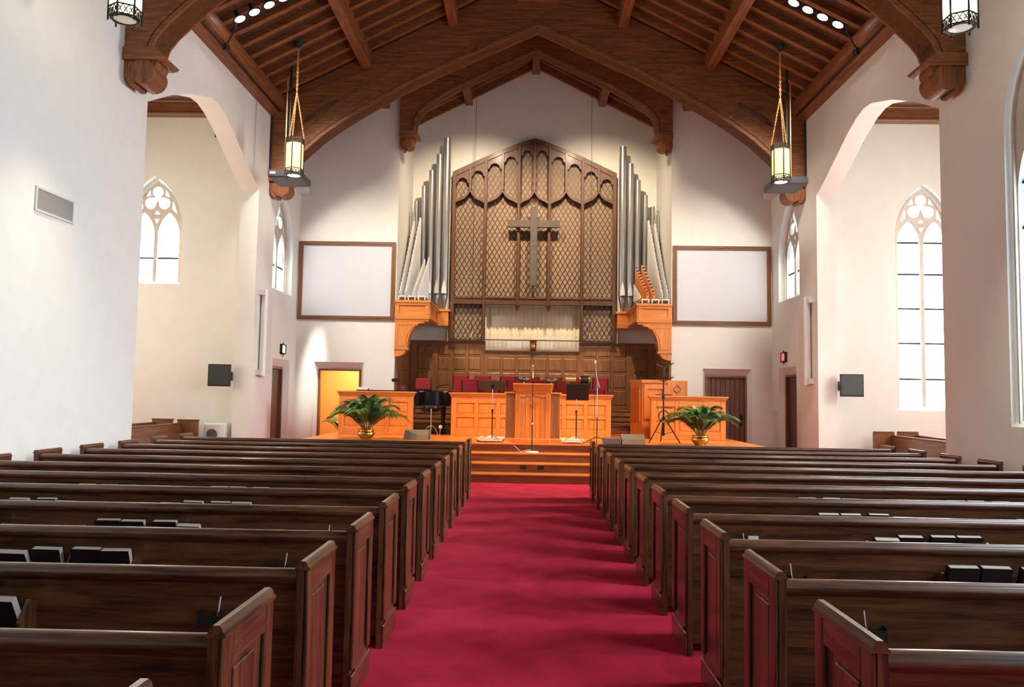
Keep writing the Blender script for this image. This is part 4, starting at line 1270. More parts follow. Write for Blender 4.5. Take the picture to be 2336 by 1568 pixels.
# ---- music stands
def music_stand(label, x, y, zd, tilt, w, h, dx=0.0):
    g = thing('music_stand', label, 'music stand', (x, y, S + .022))
    MB().cyl((x, y, S + .07), (x, y, 1.30), .013, n=10).build('lower_pole', MAT['black'], g, world=True, smooth=True)
    MB().cyl((x, y, 1.30), (x, y, zd), .008, n=10).build('upper_pole', MAT['chrome'], g, world=True, smooth=True)
    MB().lathe([(.02, -.03), (.022, 0), (.02, .03)], (x, y, 1.30), 10).build('collar', MAT['black'], g, world=True)
    for k in range(3):
        a = -pi / 2 + k * 2 * pi / 3 + .5
        pts = [(x + r * cos(a), y + r * sin(a), S + .022 + z) for r, z in ((.0, .085), (.08, .08), (.17, .05), (.24, .012))]
        MB().tube(pts, [.012, .012, .011, .009], 6).build('leg', MAT['chrome'], g, world=True, smooth=True)
    # desk: sheet with a lip, leaning
    M = Matrix.Translation((x + dx, y, zd)) @ Matrix.Rotation(tilt, 4, 'X')
    d = MB().box(-w / 2, w / 2, -.006, .006, -.10, h - .10).box(-w / 2, w / 2, .0, .06, -.105, -.095)
    d.v = [tuple(M @ Vector(v)) for v in d.v]
    o = d.build('desk', MAT['black'], g, world=True, bevel=0.004)
    d = MB().box(-.025, .025, -.04, -.005, -.06, .06)
    d.v = [tuple(M @ Vector(v)) for v in d.v]
    d.build('desk_hinge', MAT['iron'], o, world=True)
music_stand('black music stand left of the pulpit, desk nearly flat', -.82, 15.74, 1.77, 1.05, .52, .36)
music_stand('black music stand right of the pulpit, desk upright', .90, 15.95, 1.63, .35, .46, .36, dx=.02)
# ---- microphone stands
g = thing('microphone_stand', 'thin straight microphone stand with round base on the steps before the pulpit', 'microphone stand', (-.01, 15.10, .51))
x, y = -.01, 15.10
MB().lathe([(0, 0), (.13, 0), (.135, .012), (.12, .026), (.03, .035), (0, .036)], (x, y, .51), 24).build('base', MAT['offwhite'], g, world=True, smooth=True)
MB().cyl((x, y, .54), (x, y, 1.15), .011, n=8).build('lower_tube', MAT['black'], g, world=True, smooth=True)
MB().cyl((x, y, 1.15), (x, y, 1.98), .008, n=8).build('upper_tube', MAT['iron'], g, world=True, smooth=True)
MB().lathe([(.014, 0), (.016, .02), (.014, .045)], (x, y, 1.04), 8).build('clutch', MAT['chrome'], g, world=True)
MB().cyl((x, y, 1.96), (x, y, 2.08), .013, .009, n=8).cyl((x, y, 2.08), (x, y, 2.19), .006, n=6).build('microphone', MAT['gold'], g, world=True, smooth=True)
MB().lathe([(0, -.02), (.016, -.014), (.019, 0), (.015, .014), (0, .02)], (x, y, 2.2), 10).build('microphone_head', MAT['gold'], g, world=True, smooth=True)
g = thing('microphone_stand', 'boom microphone stand in front of the right end of the long rail', 'microphone stand', (1.32, 15.9, S))
x, y = 1.32, 15.9
for k in range(3):
    a = .4 + k * 2 * pi / 3
    MB().tube([(x, y, S + .12), (x + .25 * cos(a), y + .25 * sin(a), S + .012)], .009, 6).build('leg', MAT['black'], g, world=True)
MB().cyl((x, y, S + .08), (x, y, 1.2), .011, n=8).build('lower_tube', MAT['black'], g, world=True, smooth=True)
MB().cyl((x, y, 1.2), (x, y, 1.95), .008, n=8).build('upper_tube', MAT['chrome'], g, world=True, smooth=True)
MB().tube([(x + .045, y - .05, 1.80), (x, y, 1.96), (x - .03, y + .03, 2.12), (x - .04, y + .04, 2.28)], [.013, .011, .009, .008], 8).build('boom', MAT['chrome'], g, world=True, smooth=True)
MB().lathe([(.012, -.08), (.02, -.03), (.024, 0), (.02, .03), (0, .04)], (x - .045, y + .04, 2.33), 12).build('microphone', MAT['gold'], g, world=True, smooth=True)
MB().tube([(x - .04, y + .02, 2.28), (x - .06, y, 1.9), (x - .05, y, 1.3), (x - .07, y, .9), (x - .05, y - .05, S + .012), (x - .3, y - .25, S + .012)], .005, 5).build('cable', MAT['black'], g, world=True, smooth=True)

# ---- guitar tree stand
g = thing('guitar_stand', 'tall black tripod guitar stand with hanger arms before the right rail', 'guitar stand', (2.72, 16.1, S))
x, y = 2.72, 16.15
MB().cyl((x, y, .95), (x, y, 2.25), .017, n=10).cyl((x, y, S + .15), (x, y, 1.2), .024, n=10).build('pole', MAT['black'], g, world=True, smooth=True)
for a in (pi * 1.12, pi * 1.90, pi * .5):
    MB().tube([(x, y, 1.24), (x + .34 * cos(a), y + .34 * sin(a), S + .013)], .013, 6).build('leg', MAT['black'], g, world=True)
    MB().tube([(x, y, .86), (x + .20 * cos(a), y + .20 * sin(a), .92)], .007, 5).build('brace', MAT['black'], g, world=True)
for z, n_, ln in ((2.30, 3, .17), (2.01, 3, .17)):
    for k in range(n_):
        a = pi + k * pi / (n_ - 1) * 1.0
        e = (x + ln * cos(a), y + .6 * ln * sin(a), z + .02)
        h = MB().tube([(x, y, z - .06), e], .011, 6)
        h.tube([(e[0] - .03, e[1] + .01, e[2] + .035), (e[0] - .025, e[1] - .035, e[2] + .012), e, (e[0] + .025, e[1] - .035, e[2] + .012), (e[0] + .03, e[1] + .01, e[2] + .035)], .010, 6)
        h.build('hanger_arm', MAT['black'], g, world=True)
for z in (1.68, 1.41):
    for s in (-1, 1):
        MB().tube([(x, y, z), (x + s * .17, y - .06, z - .005)], .011, 6).build('rest_arm', MAT['black'], g, world=True)
MB().lathe([(.022, -.03), (.034, -.02), (.034, .04), (.022, .05)], (x, y, 1.62), 10).build('collar', MAT['black'], g, world=True)
MB().tube([(x + .105 * cos(2 * pi * k / 18), y - .03, 1.23 + .12 * sin(2 * pi * k / 18)) for k in range(18)], .012, 5, closed=True).build('coiled_cable', MAT['black'], g, world=True, smooth=True)
MB().box(x - .035, x + .035, y - .05, y - .02, 1.10, 1.14).build('cable_tie', MAT['gold'], g, world=True)

# ---- palms
def frond(mb, base, az, ln, lift, droop, leafl, side_sw=0.0):
    """arching palm frond with narrow leaflets"""
    pts = []
    n = 14
    for i in range(n + 1):
        t = i / n
        r = ln * (t * cos(lift) + .12 * t * t)
        z = ln * (t * sin(lift) - droop * t * t * t)
        pts.append(Vector((base[0] + r * cos(az) - side_sw * t * t * sin(az), base[1] + r * sin(az) + side_sw * t * t * cos(az), base[2] + z)))
    st_ = MB().tube(pts, [.011 * (1 - .8 * i / n) for i in range(n + 1)], 5)
    mb.append(st_)
    lf = MB()
    for i in range(5, n * 2 + 1):
        t = i / (2 * n)
        k = min(int(t * n), n - 1)
        f = t * n - k
        p = pts[k].lerp(pts[k + 1], f)
        d = (pts[min(k + 1, n)] - pts[max(k - 1, 0)]).normalized()
        sd = d.cross(Vector((0, 0, 1)))
        if sd.length < 1e-3: continue
        sd.normalize()
        L = leafl * (.45 + .75 * sin(pi * min(1, (t - .12) / .95))) * random.uniform(.85, 1.1)
        for q in (-1, 1):
            dirv = (d * .75 + sd * q * .8 + Vector((0, 0, .18))).normalized()
            w = .0135
            nrm = d.cross(dirv).normalized()
            wv = dirv.cross(nrm).normalized() * w
            a = p
            m1 = p + dirv * L * .5 + Vector((0, 0, -.04 * L))
            e = p + dirv * L * .95 + Vector((0, 0, -.38 * L))
            lf.add([a - wv * .5, a + wv * .5, m1 + wv, m1 - wv, e], [(0, 1, 2, 3), (3, 2, 4)])
    mb.append(lf)
def palm(label, x, y, z0, fr, pot, scale=1.0):
    g = thing('potted_palm', label, 'plant', (x, y, z0))
    if pot == 'brass':
        p = MB().lathe([(0, 0), (.10, 0), (.105, .01), (.12, .04), (.165, .08), (.182, .12), (.172, .155), (.15, .17), (.158, .185), (.18, .195), (.182, .203), (.165, .203), (.145, .18), (.14, .16), (0, .16)], (x, y, z0), 28).build('brass_pot', MAT['brass'], g, world=True, smooth=True)
        zt = z0 + .17
    else:
        p = MB().lathe([(0, 0), (.13, 0), (.17, .36), (.185, .37), (.185, .41), (.165, .41), (.155, .36), (0, .355)], (x, y, z0), 20).build('pot', MAT['clay'], g, world=True, smooth=True)
        zt = z0 + .365
    MB().lathe([(0, -.01), (.135, -.01), (.13, .008), (.06, .018), (0, .02)], (x, y, zt), 16).build('soil', MAT['soil'], p, world=True)
    for az, ln, lift, droop, ll, mk in fr:
        mb = []
        frond(mb, (x + .03 * cos(az), y + .03 * sin(az), zt), az, ln * scale, lift, droop, ll * scale)
        o = mb[0].build('frond', MAT['stem'], g, world=True, smooth=True)
        mb[1].build('leaflets', MAT[mk], o, world=True)
random.seed(5)
FL = []
for k in range(17):
    a = -pi / 2 + (k - 8) * .37 + random.uniform(-.15, .15)
    hi = k % 3
    FL.append((a, random.uniform(.95, 1.15) - .05 * hi, (1.32, 1.12, .88)[hi] + random.uniform(-.08, .08), (.40, .42, .38)[hi], random.uniform(.26, .34), 'leaf2' if k in (8, 5) else 'leaf'))
FL += [(pi * .97, .98, .85, .50, .26, 'leaf'), (.05, 1.02, .82, .52, .26, 'leaf'), (-.3, .95, 1.0, .5, .25, 'leaf2'), (pi * 1.1, .95, .95, .55, .25, 'leaf')]
palm('leafy palm in a brass pot before the left rail', -3.36, 15.62, S, FL, 'brass')
FR = []
for k in range(16):
    a = -pi / 2 + (k - 8) * .4 + random.uniform(-.15, .15)
    hi = k % 3
    FR.append((a, random.uniform(.85, 1.02), (1.32, 1.12, .9)[hi] + random.uniform(-.08, .08), (.40, .42, .40)[hi], random.uniform(.25, .32), 'leaf2' if k == 6 else 'leaf'))
FR += [(pi, .85, .95, .5, .24, 'leaf'), (0.0, .9, .9, .5, .24, 'leaf')]
palm('bushy palm in a brass pot before the right rail', 3.35, 15.58, S, FR, 'brass')
FD = [(k * .62 + .3, random.uniform(.6, .8), (1.25, 1.0)[k % 2], .4, .2, 'leaf') for k in range(10)]
palm('dark palm in a dark pot inside the open doorway', -5.2, 21.2, 0.12, FD, 'clay')
o = MB().box(-5.5, -4.85, 21.0, 21.4, 0, .10).box(-5.45, -4.9, 21.02, 21.38, .10, .12).build('plant_stand', MAT['doorwood']['x'])
tag(o, 'low dark wooden stand under the palm in the doorway', 'stand')

# ---- grand piano
g = thing('grand_piano', 'black lacquered grand piano between the left rail and the long rail', 'piano', (-2.6, 18.0, S))
out = [(-3.9, 17.86), (-3.0, 17.88)]
for k in range(15):
    a = radians(-128 + k * 15)
    out.append((-2.36 + .46 * cos(a), 18.28 + .40 * sin(a)))
out += [(-2.9, 18.46), (-3.9, 18.46)]
MB().prism(out, 'z', 1.36, 1.66).build('rim', MAT['lacquer'], g, world=True, smooth=True)
lid = [(-3.18 + (x + 3.18) * 1.015, 18.11 + (y - 18.11) * 1.03) for x, y in out]
MB().prism(lid, 'z', 1.66, 1.685).build('lid', MAT['lacquer'], g, world=True)
MB().prism([(x * .97 - .09, y) for x, y in out if True], 'z', 1.33, 1.36).build('underframe', MAT['black'], g, world=True)
for x, y in ((-2.08, 18.12), (-3.6, 17.95), (-3.6, 18.3)):
    MB().lathe([(.045, .0), (.045, .05), (.03, .06), (.045, .3), (.065, .62), (.07, .66)], (x, y, S), 10).build('leg', MAT['lacquer'], g, world=True, smooth=True)
MB().box(-2.75, -2.35, 18.0, 18.2, 1.685, 1.70).box(-2.75, -2.35, 18.0, 18.02, 1.70, 1.73).build('music_desk', MAT['lacquer'], g, world=True)
g = thing('stool', 'round padded stool on a chrome post before the piano', 'stool', (-2.30, 17.62, S))
MB().lathe([(0, .60), (.15, .60), (.175, .615), (.18, .64), (.17, .665), (.10, .68), (0, .682)], (-2.30, 17.62, S), 22).build('seat', MAT['black'], g, world=True, smooth=True)
MB().cyl((-2.30, 17.62, S + .1), (-2.30, 17.62, S + .6), .014, n=8).build('post', MAT['chrome'], g, world=True, smooth=True)
for k in range(3):
    a = .6 + k * 2 * pi / 3
    MB().tube([(-2.30, 17.62, S + .22), (-2.30 + .1 * cos(a), 17.62 + .1 * sin(a), S + .17), (-2.30 + .19 * cos(a), 17.62 + .12 * sin(a), S + .01)], .009, 6).build('leg', MAT['chrome'], g, world=True)
g = thing('kick_pedal', 'chrome drum pedal with round beater on the floor under the piano', 'pedal', (-2.10, 17.60, S))
MB().box(-2.15, -2.05, 17.52, 17.70, S, S + .02).build('plate', MAT['chrome'], g, world=True)
MB().tube([(-2.10, 17.66, S + .02), (-2.08, 17.62, S + .16)], .008, 6).build('arm', MAT['chrome'], g, world=True)
MB().lathe([(0, -.045), (.035, -.03), (.045, 0), (.035, .03), (0, .045)], (-2.08, 17.62, S + .19), 12).build('beater', MAT['paper'], g, world=True, smooth=True)
o = MB().box(-2.66, -1.88, 18.16, 18.40, S, S + .13).build('equipment_case', MAT['black'], bevel=0.01)
tag(o, 'low black equipment case on the floor under the piano', 'case')
mp = thing('microphone', 'black microphone on a short bent stem above the piano lid', 'microphone', (-2.2, 18.3, 1.685))
MB().tube([(-2.22, 18.28, 1.69), (-2.22, 18.28, 1.74), (-2.27, 18.26, 1.78)], .007, 6).build('stem', MAT['iron'], mp, world=True)
MB().cyl((-2.29, 18.26, 1.77), (-2.12, 18.24, 1.84), .016, .024, n=10).build('body', MAT['black'], mp, world=True, smooth=True)

# ---- choir chairs
def chair_proto():
    t = thing('choir_chair', None, None)
    MB().box(-.20, .20, -.02, .04, .44, .88).build('backrest', MAT['red'], t, bevel=0.02)
    MB().box(-.21, .21, -.42, .0, .40, .47).build('seat', MAT['red'], t, bevel=0.02)
    for s in (-1, 1):
        MB().box(s * .20, s * .225, -.015, .035, .40, .87).build('back_post', MAT['black'], t)
        for y in (-.40, .01):
            MB().box(s * .19, s * .215, y - .012, y + .012, 0, .42).build('leg', MAT['black'], t)
    return t
cp = chair_proto()
first = [True]
def chair(x, y, z, label, rz=pi):
    o = cp if first[0] else copy_tree(cp)
    first[0] = False
    o.location = (x, y, z); o.rotation_euler = (0, 0, rz)
    tag(o, label, 'chair', 'red choir chairs')
xb = [-1.96, -1.35, -.65, -.02, .62, 1.88]
for k, x in enumerate(xb): chair(x, 21.25, 1.26, f'red upholstered choir chair in the back row, {ordn(k)} from the left', 0.0)
xm = [-1.63, -1.14, -.45, .22, .82, 1.32]
for k, x in enumerate(xm): chair(x, 20.25, 1.14, f'red upholstered choir chair in the middle row, {ordn(k)} from the left', 0.0)
xf = [-1.54, -1.02, -.50, .16, .68, 1.58]
for k, x in enumerate(xf): chair(x, 19.2, .92, f'red upholstered choir chair in the front row, {ordn(k)} from the left', 0.0)
chair(-2.84, 20.1, 1.14, 'lone red choir chair seen behind the black piano', 0.0)
chair(-3.22, 19.3, .92, 'dark red chair turned sideways against the left chancel panelling', -1.2)
g = thing('small_stand', 'small black stand with bright knob beside the sideways chair', 'stand', (-3.36, 18.9, .92))
MB().tube([(-3.36, 18.9, .92), (-3.36, 18.9, 1.95)], .012, 6).build('pole', MAT['black'], g, world=True)
MB().box(-3.45, -3.27, 18.88, 19.0, 1.90, 1.98).build('head', MAT['black'], g, world=True, bevel=0.01)
MB().lathe([(0, -.03), (.025, -.02), (.03, 0), (.02, .025), (0, .03)], (-3.36, 18.93, 2.02), 10).build('knob', MAT['redplastic'], g, world=True, smooth=True)

# ---- drums behind the long rail
def cymbal(label, x, y, z, r, tilt):
    g = thing('cymbal', label, 'cymbal', (x, y, S))
    M = Matrix.Translation((x, y, z)) @ Matrix.Rotation(tilt, 4, 'Y') @ Matrix.Rotation(.32, 4, 'X')
    c = MB().lathe([(0, .0), (r, -.02), (r, -.014), (r * .3, .008), (r * .12, .03), (0, .034)], (0, 0, 0), 26)
    c.v = [tuple(M @ Vector(v)) for v in c.v]
    c.build('disc', MAT['cymbal'], g, world=True, smooth=True)
    c = MB().lathe([(r * .25, .012), (r * .7, -.004), (r * .7, -.001), (r * .25, .016)], (0, 0, 0), 26)
    c.v = [tuple(M @ Vector(v)) for v in c.v]
    c.build('ring', MAT['chrome'], g, world=True, smooth=True)
    MB().tube([(x, y, S), (x, y, z)], .011, 8).build('pole', MAT['chrome'], g, world=True)
    for k in range(3):
        a = k * 2 * pi / 3
        MB().tube([(x, y, .95), (x + .2 * cos(a), y + .2 * sin(a), S + .012)], .009, 5).build('leg', MAT['chrome'], g, world=True)
cymbal('black cymbal left of the pulpit head', -.20, 18.12, 2.02, .19, .12)
cymbal('black cymbal right of the pulpit head', .45, 18.12, 2.0, .19, -.08)
g = thing('bongo_drums', 'pair of gold and black drums on a stand behind the right music stand', 'drums', (1.06, 18.2, S))
for x, r, nm in ((.90, .085, 'drum'), (1.22, .10, 'drum')):
    d = MB().cyl((x - .11, 18.2, 2.0), (x + .11, 18.2, 2.0), r, n=20).build(nm, MAT['gold'] if x < 1 else MAT['black'], g, world=True, smooth=True)
    for e in (-.11, .11): MB().cyl((x + e - .012, 18.2, 2.0), (x + e + .012, 18.2, 2.0), r * 1.05, n=20).build('hoop', MAT['gold'], d, world=True)
MB().box(1.03, 1.09, 18.15, 18.25, 1.93, 2.09).build('clamp', MAT['redplastic'], g, world=True, bevel=0.01)
MB().tube([(1.06, 18.2, S), (1.06, 18.2, 1.95)], .014, 8).build('pole', MAT['black'], g, world=True)
MB().box(.88, 1.30, 18.1, 18.3, 1.55, 1.88).build('case', MAT['black'], g, world=True, bevel=0.01)

# ---- floor items
def wedge(label, x0, x1, y, m1, m2=None):
    g = thing('floor_monitor', label, 'speaker', ((x0 + x1) / 2, y, S))
    MB().prism([(y, S), (y + .38, S), (y + .38, S + .05), (y + .24, S + .20), (y + .05, S + .10)], 'x', x0, x1).build('cabinet', m1, g, world=True, bevel=0.008)
    MB().prism([(y + .26, S + .185), (y + .385, S + .062), (y + .395, S + .072), (y + .27, S + .195)], 'x', x0 + .03, x1 - .03).build('grille', MAT['black'], g, world=True)
wedge('brown-grey floor monitor wedge near the left pew ends', -2.62, -2.12, 15.75, MAT['wedge'])
wedge('grey floor monitor wedge right of the steps', 1.78, 2.24, 15.42, MAT['wedge'])
o = MB().box(1.42, 1.76, 15.44, 15.74, S, S + .12).build('amplifier', MAT['grey'], bevel=0.012)
tag(o, 'small dark amplifier beside the right floor monitor', 'amplifier')
g = thing('pedal_board', 'narrow pedal board with white knobs behind the right floor monitor', 'pedal board', (1.8, 16.1, S))
MB().box(1.45, 2.10, 16.0, 16.2, S, S + .06).build('board', MAT['offwhite'], g, world=True)
for k in range(9): MB().cyl((1.50 + k * .065, 16.04, S + .06), (1.50 + k * .065, 16.04, S + .09), .018, n=8).build('knob', MAT['white'], g, world=True)
o = MB().box(1.44, 1.56, 15.80, 15.90, S, S + .1).build('red_box', MAT['redplastic'], bevel=0.01)
tag(o, 'small red box beside the dark amplifier', 'box')
for x0, x1, side in ((-1.15, -.60, 'left'), (.60, 1.08, 'right')):
    mb = MB()
    n = 14
    s0, s1 = [], []
    for i in range(n + 1):
        x = x0 + (x1 - x0) * i / n
        z = S + .012 + .012 * abs(sin(i * 1.7)) + (.08 if (i < 3 and side == 'left') or (i > n - 3 and side == 'right') else 0) * abs(cos(i * .9))
        s0.append((x, 15.42, z)); s1.append((x + .02 * sin(i), 17.2, S + .010))
    mb.loft([s0, [(a[0] * .5 + b_[0] * .5, 16.3, S + .012) for a, b_ in zip(s0, s1)], s1], closed=False)
    o = mb.build('rug', MAT['rug'])
    md = o.modifiers.new('solid', 'SOLIDIFY'); md.thickness = .008; md.offset = 1
    tag(o, f'pale pink rug on the stage {side} of the pulpit', 'rug')
o = MB().tube([(-.62, 15.50, S + .008), (-.45, 15.32, S + .008), (-.40, 15.24, S - .01), (-.30, 15.22, S - .10), (-.22, 15.19, .515), (-.1, 15.14, .56), (-.03, 15.105, .56)], .006, 6).build('microphone_cable', MAT['offwhite'], smooth=True)
tag(o, 'pale cable looping from the stage to the microphone stand base', 'cable')
g = thing('hinged_box', 'small blue-grey book rest on top of the left rail', 'box', (-3.86, 17.5, 1.66))
MB().prism([(17.46, 1.66), (17.62, 1.66), (17.62, 1.735), (17.46, 1.685)], 'x', -4.0, -3.74).build('body', MAT['black'], g, world=True)
MB().prism([(17.455, 1.687), (17.625, 1.739), (17.625, 1.747), (17.455, 1.695)], 'x', -4.0, -3.74).build('lid', MAT['board_white'], g, world=True)

# ================================================================== LIGHTS AND WALL FITTINGS
def chain_links(p0, p1, link=.045, r=.004):
    p0, p1 = Vector(p0), Vector(p1)
    d = p1 - p0
    n = max(2, int(d.length / (link * .72)))
    d.normalize()
    a = d.cross(Vector((0, 1, 0)))
    if a.length < 1e-3: a = Vector((1, 0, 0))
    a.normalize(); b_ = d.cross(a)
    mb = MB()
    for i in range(n):
        c = p0 + (p1 - p0) * ((i + .5) / n)
        w = a if i % 2 else b_
        pts = [c + d * (link / 2 * cos(2 * pi * k / 8)) + w * (link * .30 * sin(2 * pi * k / 8)) for k in range(8)]
        mb.tube(pts, r, 4, closed=True)
    return mb
def lantern(label, x, y, zb, glass, power):
    g = thing('hanging_lantern', label, 'lantern', (x, y, zb))
    R_, H_ = .185, .76
    n = 6
    ang = [2 * pi * k / n + pi / 6 for k in range(n)]
    zt = zb + H_
    for k in range(n):
        a = ang[k]
        p = (x + R_ * cos(a), y + R_ * sin(a))
        MB().cyl((p[0], p[1], zb - .05), (p[0], p[1], zt), .013, n=6).build('corner_post', MAT['iron'], g, world=True)
        a2 = ang[(k + 1) % n]
        q = (x + R_ * cos(a2), y + R_ * sin(a2))
        # glass
        v = [(p[0] * .97 + x * .03, p[1] * .97 + y * .03, zb + .13), (q[0] * .97 + x * .03, q[1] * .97 + y * .03, zb + .13), (q[0] * .97 + x * .03, q[1] * .97 + y * .03, zt - .10), (p[0] * .97 + x * .03, p[1] * .97 + y * .03, zt - .10)]
        iv = [((u[0] - x) * .96 + x, (u[1] - y) * .96 + y, u[2]) for u in v]
        MB().add(v + iv, [(0, 1, 2, 3), (7, 6, 5, 4), (0, 4, 5, 1), (1, 5, 6, 2), (2, 6, 7, 3), (3, 7, 4, 0)]).build('glass_panel', glass, g, world=True)
        # pierced bands: rails and crossed bars
        for z0, z1 in ((zb, zb + .12), (zt - .10, zt)):
            pv, qv = Vector((p[0], p[1], 0)), Vector((q[0], q[1], 0))
            bn = MB()
            for zz in (z0, z1): bn.obox(pv + Vector((0, 0, zz)), qv - pv, .012, .016)
            m3 = 3
            for j in range(m3):
                a_, b_ = pv.lerp(qv, j / m3), pv.lerp(qv, (j + 1) / m3)
                bn.obox(a_ + Vector((0, 0, z0)), b_ - a_ + Vector((0, 0, z1 - z0)), .008, .010)
                bn.obox(a_ + Vector((0, 0, z1)), b_ - a_ + Vector((0, 0, z0 - z1)), .008, .010)
                c_ = (a_ + b_) / 2 + Vector((0, 0, (z0 + z1) / 2))
                t_ = (qv - pv).normalized()
                bn.tube([c_ + t_ * (.022 * cos(2 * pi * w / 8)) + Vector((0, 0, .022 * sin(2 * pi * w / 8))) for w in range(8)], .005, 4, closed=True)
            bn.build('pierced_band', MAT['iron'], g, world=True)
    MB().lathe([(.13, 0), (.15, 0), (.165, -.012), (.15, -.02), (.13, -.02), (.13, 0)], (x, y, zb + .005), 20, cap=False).build('bottom_ring', MAT['iron'], g, world=True)
    MB().lathe([(0, -.015), (.10, -.012), (.14, 0), (.14, .01), (0, .01)], (x, y, zb + .0), 20).build('bottom_lens', MAT['dome'] if glass is MAT['amberlit'] else MAT['bulb'], g, world=True, smooth=True)
    for k in range(0, n, 2):
        a = ang[k]
        chain_links((x + R_ * cos(a), y + R_ * sin(a), zt), (x, y, zt + 1.0)).build('chain', MAT['chain'], g, world=True)
    zr = RZ(x) - .02
    chain_links((x, y, zt + 1.0), (x, y, zr), .06, .007).build('chain', MAT['chain'], g, world=True)
    MB().lathe([(.02, -.10), (.05, -.06), (.09, -.02), (.10, .03)], (x, y, zr), 14).build('ceiling_canopy', MAT['iron'], g, world=True)
    if power:
        l = bpy.data.lights.new('lantern_lamp', 'SPOT'); l.energy = power; l.color = (1, .86, .66); l.shadow_soft_size = .1; l.spot_size = radians(72); l.spot_blend = 1.0
        lo = bpy.data.objects.new('lantern_lamp', l); COL.objects.link(lo); lo.parent = g; lo.location = (0, 0, -.12)
lantern('amber glass lantern hanging before the left corbel of the great truss', -4.98, 15.5, 6.06, MAT['amber'], 230)
lantern('amber glass lantern hanging before the right corbel of the great truss', 4.96, 15.5, 6.03, MAT['amber'], 230)
lantern('brightly lit lantern cut by the top edge at far left', -5.09, 9.03, 6.12, MAT['amberlit'], 200)
lantern('brightly lit lantern cut by the top edge at far right', 4.98, 9.03, 6.08, MAT['amberlit'], 200)

# ---- recessed downlights; each one lights the stage
def spot_to(name, loc, target, energy, angle, blend, col, parent, size=.06):
    l = bpy.data.lights.new(name, 'SPOT')
    l.energy, l.spot_size, l.spot_blend, l.color, l.shadow_soft_size = energy, radians(angle), blend, col, size
    o = bpy.data.objects.new(name, l)
    COL.objects.link(o)
    o.parent = parent
    d = Vector(target) - Vector(loc)
    o.matrix_basis = wm(parent).inverted() @ Matrix.Translation(loc) @ d.to_track_quat('-Z', 'Y').to_matrix().to_4x4()
    return o
aims = {-1: [(-3.4, 17.2, 1.1), (-1.2, 16.9, 1.1), (.0, 15.6, 1.2), (-4.6, 19.9, 3.6)], 1: [(4.6, 19.9, 3.6), (.0, 15.6, 1.2), (1.3, 16.6, 1.2), (3.2, 17.2, 1.1)]}
for s, side, y, xs in ((-1, 'left', 13.87, (5.60, 5.335, 5.06, 4.79)), (1, 'right', 13.99, (4.74, 5.0, 5.27, 5.55))):
    for k, x in enumerate(xs):
        z = RZ(x) + .03
        g = thing('recessed_downlight', f'glowing recessed downlight in the {side} roof slope, {ordn(k)} from the left', 'downlight', (s * x, y, z), group='recessed downlights')
        M = Matrix.Translation((s * x, y, z)) @ Matrix.Rotation(s * math.atan(SL), 4, 'Y')
        a = MB().lathe([(.0, -.03), (.10, -.03), (.10, -.02), (0, -.02)], (0, 0, 0), 20); a.v = [tuple(M @ Vector(v)) for v in a.v]
        a.build('lens', MAT['down'], g, world=True)
        a = MB().lathe([(.10, -.035), (.135, -.035), (.135, .1), (.12, .1), (.10, -.02), (.10, -.035)], (0, 0, 0), 20, cap=False); a.v = [tuple(M @ Vector(v)) for v in a.v]
        a.build('trim_ring', MAT['iron'], g, world=True, smooth=True)
        spot_to('downlight_beam', (s * x - s * .04, y, z - .10), aims[s][k], *((1500, 56, 1.0, (1.0, .88, .74)) if abs(aims[s][k][1] - YF) < .1 else (P_STAGE, 34, .6, (1.0, .60, .28))), g, .55 if abs(aims[s][k][1] - YF) < .1 else .06)
g = thing('recessed_downlight', 'hidden small spotlight above the great truss aimed at the left front wall', 'spotlight', (-4.9, 17.95, RZ(4.9) - .02))  # no recessed downlight: an invented lamp that makes the bright wall patch
MB().cyl((-4.9, 17.95, RZ(4.9) + .02), (-4.93, 18.0, RZ(4.9) - .16), .06, n=14).build('housing', MAT['iron'], g, world=True, smooth=True)
spot_to('wall_wash_beam', (-4.94, 18.02, RZ(4.9) - .2), (-5.68, 19.9, 2.15), 3000, 7.2, 1.0, (1.0, .95, .86), g, .06)

# ---- projectors on poles
for s, side, zb in ((-1, 'left', 6.13), (1, 'right', 6.10)):
    x, y = s * 5.32, 16.3
    g = thing('projector', f'grey ceiling projector on a pole behind the {side} amber lantern', 'projector', (x, y, zb))
    MB().box(x - .35, x + .35, y - .40, y + .40, zb, zb + .17).build('housing', MAT['projgrey'], g, world=True, bevel=0.025)
    MB().cyl((x - s * .22, y + .40, zb + .08), (x - s * .22, y + .46, zb + .08), .055, n=14).build('lens_barrel', MAT['black'], g, world=True, smooth=True)
    MB().box(x - .30, x - .18, y - .412, y - .40, zb + .07, zb + .12).build('label_plate', MAT['offwhite'], g, world=True)
    px = s * 5.36
    MB().cyl((px, y, zb + .17), (px, y, RZ(5.36) + .14), .028, n=10).build('pole', MAT['black'], g, world=True, smooth=True)
    MB().cyl((px + s * .07, y - .02, zb + .17), (px + s * .07, y - .02, 8.4), .014, n=8).build('cable_conduit', MAT['chain'], g, world=True, smooth=True)
    MB().box(px - .12, px + .12, y - .12, y + .12, zb + .17, zb + .20).build('mount_plate', MAT['black'], g, world=True)
    bx = thing('wall_speaker', f'small white box speaker high in the {side} front corner', 'speaker', (s * 6.0, 19.6, 6.8))
    MB().prism([(s * 6.148, 19.35), (s * 5.92, 19.45), (s * 5.86, 19.62), (s * 5.95, 19.86), (s * 6.148, 19.86)], 'z', 6.78, 6.95).build('cabinet', MAT['white'], bx, world=True, bevel=0.01)
    MB().box(s * 6.13, s * 6.148, 19.5, 19.7, 6.95, 7.05).build('bracket', MAT['offwhite'], bx, world=True)

